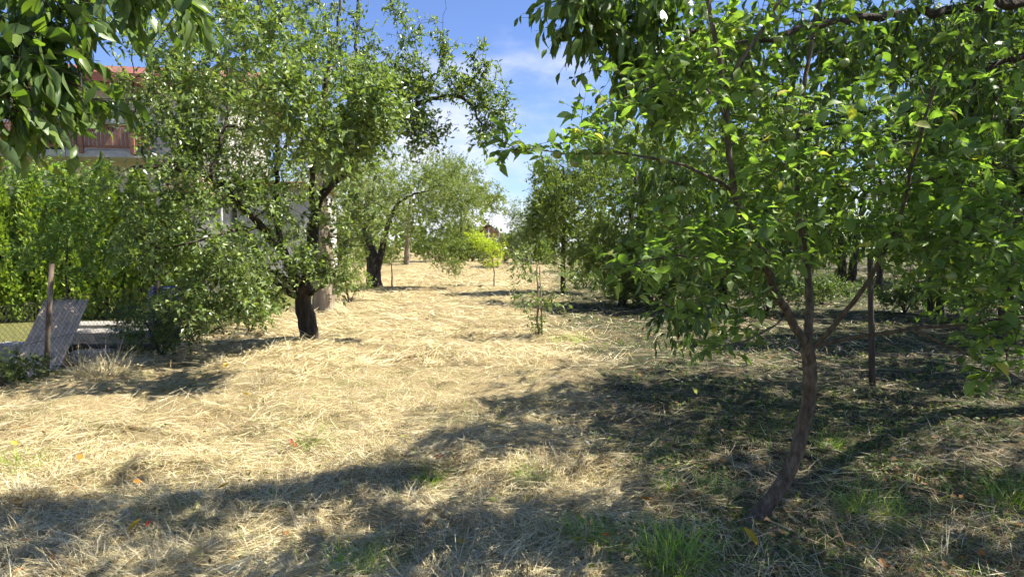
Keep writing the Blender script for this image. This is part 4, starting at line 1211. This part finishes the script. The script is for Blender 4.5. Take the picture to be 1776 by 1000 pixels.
# balcony
bx0, bx1 = 0.2, hx(262, 1.2)[0]
out_ = 1.25
MB().box(((bx0 + bx1) / 2, -out_ / 2 + .1, zb - .12), (bx1 - bx0, out_, .22)).build('balcony_floor', M['grey_slab'], house)
rail = MB()
rail.box(((bx0 + bx1) / 2, -out_ + .12, zr), (bx1 - bx0, .10, .07), None, .01)
rail.box(((bx0 + bx1) / 2, -out_ + .12, zb + .12), (bx1 - bx0, .07, .08), None, .01)
railo = rail.build('balcony_rail', M['brown_wood'], house)
sl_me = MB().box((0, 0, 0), (.105, .022, zr - zb - .22), None, .006).mesh('slat')
sl_me.materials.append(M['brown_wood'])
k = 0
xx = bx0 + .1
while xx < bx1 - .05:
    o = link('slat', sl_me, None, railo)
    o.location = (xx, -out_ + .12 - .045 + random.uniform(-.004, .004), (zr + zb + .10) / 2)
    o.rotation_euler = (0, random.uniform(-.008, .008), 0)
    xx += .130
xx = hx(143, 1.2)[0] - 1.66 * 5
while xx < bx1:
    if xx > bx0:
        MB().box((xx, -out_ + .03, (zr + zb) / 2), (.13, .12, zr - zb + .24), None, .01).build('balcony_post', M['brown_wood'], house)
    xx += 1.66
# peach coloured porch roof edge under the balcony to the right
x0, x1 = hx(282, 1.6)[0], hx(352, 1.6)[0]
MB().box(((x0 + x1) / 2, -.75, hz_(320, 320, 1.6)), (x1 - x0, 1.7, .48), None, .02).build('porch_canopy', M['plaster_peach'], house)
MB().box(((x0 + x1) / 2, -.75, hz_(320, 320, 1.6) - .27), (x1 - x0 + .06, 1.76, .06)).build('porch_trim', M['red_roof'], house)
ax0 = hx(404)[0]; ax1 = hx(556)[0]; az = hz_(520, 322)
MB().box(((ax0 + ax1) / 2, 3.2, az / 2), (ax1 - ax0, 5.5, az)).build('annex_wall', M['plaster'], house)
MB().box(((ax0 + ax1) / 2, 3.1, az + .08), (ax1 - ax0 + .4, 6.1, .16), None, .02).build('annex_roof', M['red_roof'], house)
# downpipe at the corner
MB().tube([(hlen - .25, -.06, .1), (hlen - .25, -.06, ze - .1)], .05, 8).build('downpipe', M['white_paint'], house, True)

# flower boxes with geraniums hanging on the rail
HW = Matrix.Translation((hA[0], hA[1], hg)) @ Matrix.Rotation(yaw, 4, 'Z')
for px, lab in ((113, 'window box of red geraniums on the balcony rail, partly behind hanging cherry leaves'), (186, 'window box of red geraniums on the balcony rail, nearer the plum tree')):
    xg = hx(px, 1.3)[0]
    fb = empty('flower_box', HW @ Vector((xg, -out_ - .02, zr + .04)), lab, 'flower box', 'geranium boxes on the balcony')
    fb.rotation_euler = (0, 0, yaw)
    MB().box((0, 0, .08), (.8, .20, .16), None, .02).build('box', single('grey_box', (.32, .34, .40)), fb)
    n = 420
    c = np.stack([rng.uniform(-.45, .45, n), rng.normal(-.03, .10, n), rng.uniform(.10, .42, n)], -1)
    v, f = leaf_quads(c, unit(rng.normal(size=(n, 3))), unit(rng.normal(size=(n, 3)) + np.array((0, -.5, 1))), rng.uniform(.05, .10, n), np.full((n, 1), .9))
    link('leaves', mesh_np('leaves', v, [f]), M['weed_leaf'], fb, 'stuff')
    for q in range(5):
        n = 26
        c0 = np.array((-.32 + .16 * q + random.uniform(-.05, .05), -.10, .36 + random.uniform(0, .14)))
        d = unit(rng.normal(size=(n, 3)))
        v, f = leaf_quads(c0 + d * .03, d, unit(np.cross(d, rng.normal(size=(n, 3)))), rng.uniform(.05, .07, n), np.full((n, 1), .9))
        link('flower', mesh_np('flower', v, [f]), M['flower_red'], fb)

# ------------------------------------------------------------------ far house with orange trim
fh = P(868, 430, 66); fh[2] = float(gh(fh[0], 66)) - .1
far = empty('far_house', fh, 'small far brownish house with orange trim and sloping roof at the field end', 'house')
M['far_wall'] = surf_mat('far_wall', (.34, .25, .20), (.42, .31, .25), 4, .9, (1, 1, .2), .2)
M['orange'] = single('orange_paint', (.70, .30, .03), .6)
k66 = 66 / FPX
zt = (430 - 392) * k66 + 1.6 - fh[2]; zl = (430 - 412) * k66 + 1.6 - fh[2]
wL, wR = (825 - 868) * k66, (876 - 868) * k66
wp = MB()
wp.add([(wL, 0, 0), (wR, 0, 0), (wR, 0, zl), (wL * .5, 0, zt), (wL, 0, zl), (wL, 7, 0), (wR, 7, 0), (wR, 7, zl), (wL * .5, 7, zt), (wL, 7, zl)],
       [(0, 1, 2, 3, 4), (5, 9, 8, 7, 6), (0, 5, 6, 1), (1, 6, 7, 2), (0, 4, 9, 5)])
wp.build('wall', M['far_wall'], far)
for sgn, xa, za in ((1, wR + .35, zl - .25), (-1, wL - .35, zl - .25)):
    q = [(wL * .5, -.5, zt + .12), (xa, -.5, za), (xa, 7.5, za), (wL * .5, 7.5, zt + .12)]
    MB().add(q + [(a, b_, c + .16) for a, b_, c in q], [(0, 1, 2, 3), (7, 6, 5, 4), (0, 4, 5, 1), (1, 5, 6, 2), (2, 6, 7, 3), (3, 7, 4, 0)]).build('roof', M['red_roof'] if sgn < 0 else single('grey_roof', (.30, .24, .22), .8), far)
for px in (853, 861, 869, 876):
    MB().box(((px - 868) * k66, -.06, zl * .55), (.26, .06, 1.3), None, .01).build('shutter', M['orange'], far)
for px in (857, 873):
    w_ = MB().box(((px - 868) * k66, -.03, zl * .55), (.30, .05, 1.25)).build('window', M['glass'], far)
for px in (848, 866):
    MB().tube([((px - 868) * k66, -.35, 0), ((px - 868) * k66, -.35, zt * .95)], .05, 6).build('pole', M['white_paint'], far, True)
MB().tube([((852 - 868) * k66, -.35, zl * .5), ((866 - 868) * k66, -.35, zl * 1.05)], .05, 6).build('brace', M['white_paint'], far, True)

# ------------------------------------------------------------------ wire fence and the things behind it
M['rust_post'] = surf_mat('rust_post', (.06, .035, .022), (.15, .11, .075), 9, .8, (1, 1, .6), .4, c3=(.22, .23, .18))
M['wire'] = single('wire', (.06, .055, .05), .6)
FX = -5.74
f0 = G(100, 650)
fence = empty('wire_fence', (FX, f0[1], float(gh(FX, f0[1]))), 'sagging chain-link wire fence with rusty posts along the left side', 'fence')
fz = fence.location.z
for yy in (f0[1] - 2.6, f0[1], f0[1] + 2.7, f0[1] + 5.4):
    ld = (random.uniform(-.04, .04), random.uniform(-.03, .03))
    top = 1.38 if yy == f0[1] else 1.3
    if yy == f0[1]:
        ld = (.14, .0)
    z0 = float(gh(FX, yy)) - fz
    MB().tube([(0, yy - f0[1], z0 - .1), (ld[0] * .5, yy - f0[1] + ld[1] * .5, z0 + top * .5), (ld[0], yy - f0[1] + ld[1], z0 + top)], [.032, .030, .029], 10).build('post', M['rust_post'], fence, True)
wm = MB()
y0, y1, hgt, c = -2.6, 5.4, .98, .075
s0 = y0 - hgt
while s0 < y1:
    for sg in (1, -1):
        pts = []
        for u in np.linspace(0, hgt, 8):
            yy = s0 + (u if sg > 0 else hgt - u)
            if y0 <= yy <= y1:
                pts.append((.05 * math.sin(yy * 1.3) * u + random.uniform(-.002, .002) + .03, yy, u - .05 + .03 * math.sin(yy * 1.15)))
        if len(pts) > 1:
            wm.tube(pts, .0019, 3, False)
    s0 += c
for u in (-.04, .45, .93):
    wm.tube([(.05 * math.sin(yy * 1.3) * u + .034, yy, u + .03 * math.sin(yy * 1.15)) for yy in np.linspace(y0, y1, 30)], .003, 4)
wm.build('wire_mesh', M['wire'], fence, False, 'stuff')

# corrugated sheet leaning behind the fence
M['fibre_sheet'] = surf_mat('fibre_sheet', (.30, .215, .14), (.52, .40, .28), 7, .9, (1, 1, 1), .4, c3=(.40, .27, .175))
p00, p10, p01 = P(10, 655, 9.1), P(95, 655, 8.9), P(78, 521, 10.2)
ux = p10 - p00; uy = p01 - p00
nn = unit(np.cross(ux, uy)); W_ = np.linalg.norm(ux)
cv_, cf_ = [], []
N, R_ = 48, 10
for side in (0, 1):
    for r_ in range(R_ + 1):
        for k in range(N + 1):
            u = k / N
            z = .016 * math.cos(u * 2 * math.pi * 6) + (-.008 if side else 0)
            sag = .025 * math.sin(math.pi * r_ / R_)
            cv_.append(ux * u + uy * (r_ / R_) * (1 + .01 * math.sin(k)) + nn * (z - sag))
st = (N + 1) * (R_ + 1)
for r_ in range(R_):
    for k in range(N):
        a = r_ * (N + 1) + k
        cf_ += [(a, a + 1, a + N + 2, a + N + 1), (st + a, st + a + N + 1, st + a + N + 2, st + a + 1)]
for k in range(N):
    cf_ += [(k, st + k, st + k + 1, k + 1), (R_ * (N + 1) + k, R_ * (N + 1) + k + 1, st + R_ * (N + 1) + k + 1, st + R_ * (N + 1) + k)]
for r_ in range(R_):
    a, b_ = r_ * (N + 1), (r_ + 1) * (N + 1)
    cf_ += [(a, b_, st + b_, st + a), (a + N, st + a + N, st + b_ + N, b_ + N)]
o = MB().add(cv_, cf_).build('corrugated_sheet', M['fibre_sheet'], None, True)
o.location = p00
tag(o, 'weathered grey corrugated sheet leaning behind the wire fence', 'roof sheet')

M['stone'] = surf_mat('stone', (.24, .215, .175), (.38, .345, .29), 12, .9, (1, 1, 1), .5)
M['terracotta'] = surf_mat('terracotta', (.30, .10, .06), (.42, .16, .10), 10, .85, (1, 1, 1), .2)
def yard_box(name, px, py, D, size, mat, label, cat, rz=.1, tilt=(0, 0), bev=.02, lift=None, group=None):
    c = P(px, py, D)
    g_ = float(gh(c[0], c[1]))
    z = g_ + size[2] / 2 if lift is None else g_ + lift + size[2] / 2
    mb = MB().box((0, 0, 0), size, Matrix.Rotation(tilt[0], 3, 'X') @ Matrix.Rotation(tilt[1], 3, 'Y'), bev)
    o = mb.build(name, mat)
    o.location = (c[0], c[1], z); o.rotation_euler = (0, 0, rz)
    tag(o, label, cat, group)
    return o
ST = 'slabs and timber piled behind the fence'
yard_box('concrete_slab', 190, 600, 10.4, (1.5, .55, .16), M['stone'], 'lower pale concrete slab of the pile behind the fence', 'slab', .12, group=ST)
yard_box('concrete_slab', 195, 575, 11.3, (1.5, .50, .42), M['stone'], 'upper pale concrete block of the pile behind the fence', 'slab', .05, group=ST)
yard_box('concrete_slab', 190, 540, 12.8, (2.2, .6, .38), M['stone'], 'long light stone edging slab at the back of the yard', 'slab', .06, group=ST)
yard_box('timber_beam', 175, 612, 9.9, (1.6, .14, .10), M['wood_grey'], 'dark weathered timber beam lying behind the fence post', 'beam', .08, group=ST, lift=.12)
yard_box('stone_block', 160, 625, 9.5, (.5, .3, .16), M['stone'], 'small bluish stone block under the timber beam', 'stone', .2, group=ST)
yard_box('stone_block', 25, 590, 10.6, (.6, .35, .30), M['stone'], 'pale stone block left of the leaning sheet', 'stone', -.1, group=ST)
pv, pf = lathe([(.001, 0), (.13, 0), (.15, .06), (.19, .26), (.215, .28), (.215, .34), (.19, .34), (.17, .27), (.12, .1), (.001, .08)], 20)
pot = MB().add(pv, pf).build('terracotta_pot', M['terracotta'], None, True)
pc = P(128, 597, 10.2); pot.location = (pc[0], pc[1], float(gh(pc[0], pc[1])) + .10); pot.rotation_euler = (1.4, 0, .9)
tag(pot, 'terracotta pot lying on its side next to the leaning sheet', 'pot')
bc = P(286, 560, 11.0); bz = float(gh(bc[0], bc[1]))
bar = empty('blue_barrel', (bc[0], bc[1], bz), 'dark blue plastic barrel hidden behind the low shrub', 'barrel')
M['blue'] = single('blue_plastic', (.02, .03, .09), .5)
bv, bf = lathe([(.20, 0), (.235, .05), (.25, .25), (.235, .28), (.25, .31), (.25, .56), (.235, .59), (.25, .62), (.235, .86), (.20, .9)], 20)
MB().add(bv, bf).build('body', M['blue'], bar, True)
lv_, lf_ = lathe([(.21, .895), (.215, .93), (.19, .945), (.18, .93)], 20)
MB().add(lv_, lf_).build('lid', M['blue'], bar, True)

# ------------------------------------------------------------------ fallen leaves
fl = {}
for nm, c in (('yellow', (.66, .43, .03)), ('orange', (.62, .25, .03)), ('pale', (.62, .53, .20)), ('red', (.50, .09, .04)), ('greenish', (.42, .46, .06)), ('whitish', (.55, .53, .45))):
    fl[nm] = leaf_mesh('fallen_' + nm, leaf_mat('fallen_' + nm, [(0, tuple(q * .6 for q in c)), (1, tuple(q * .8 for q in c))], .25, (1.2, 1.2, 1.0), .5, .35, gain=1), .5, 4, -.22, .3)[0]
FL = [(798, 966, 'yellow', .095, 'bright yellow fallen leaf at the bottom edge, centre'), (376, 866, 'yellow', .085, 'yellow fallen leaf upright in the shade stripe at lower left'),
      (137, 815, 'orange', .07, 'orange fallen leaf on the sunny hay at far left'), (220, 946, 'yellow', .085, 'long yellow fallen leaf near the lower left corner'),
      (343, 973, 'orange', .06, 'small orange fallen leaf at the bottom left edge'), (354, 988, 'pale', .10, 'large pale fallen leaf touching the bottom edge'),
      (843, 886, 'greenish', .07, 'yellow-green fallen leaf in shade, lower centre'), (990, 957, 'greenish', .085, 'yellow-green fallen leaf beside the bottom grass tuft'),
      (1062, 952, 'orange', .06, 'square orange-yellow fallen leaf between the two bottom grass tufts'), (1313, 970, 'yellow', .10, 'curled yellow fallen leaf in front of the crooked apple trunk'),
      (1392, 968, 'orange', .05, 'small orange fallen leaf by the ivy right of the apple trunk'), (700, 774, 'greenish', .085, 'yellow-green fallen leaf at the shade edge, mid left'),
      (768, 806, 'red', .06, 'red fallen leaf above the small sunlit grass tuft'), (432, 693, 'yellow', .07, 'yellow fallen leaf on the sunny hay in front of the plum tree'),
      (386, 648, 'yellow', .10, 'yellow fallen leaf in the plum tree shade'), (587, 862, 'pale', .085, 'pale yellow fallen leaf on the hay left of the shade'),
      (168, 760, 'pale', .08, 'pale fallen leaf on the sunny hay at left'), (1208, 695, 'greenish', .09, 'yellow-green fallen leaf in the deep shade left of the trunk'),
      (1014, 779, 'whitish', .075, 'whitish fallen leaf in the shade beside the arching dry stems'), (865, 742, 'greenish', .06, 'green fallen leaf at the shade edge, centre'),
      (1110, 882, 'orange', .09, 'long brownish orange fallen leaf near the grass tufts'), (795, 887, 'pale', .06, 'pale upright fallen leaf right of the sunlit tuft'),
      (33, 788, 'yellow', .06, 'small yellow fallen leaf by the grass at the left edge'), (232, 850, 'orange', .07, 'orange brown fallen leaf in the lower left shade'),
      (256, 935, 'red', .06, 'reddish fallen leaf next to the long yellow one'), (505, 783, 'red', .05, 'small reddish fallen leaf in the middle of the hay')]
for px, py, kd, s_, lab in FL:
    p_ = G(px, py)
    o = link('fallen_leaf', fl[kd])
    o.location = (p_[0], p_[1], p_[2] + .075)
    s_ *= 1.2
    o.scale = (s_, s_, s_)
    o.rotation_euler = (random.uniform(-.5, .6), random.uniform(-.5, .5), random.uniform(0, 6.3))
    tag(o, lab, 'leaf', 'fallen leaves on the ground')
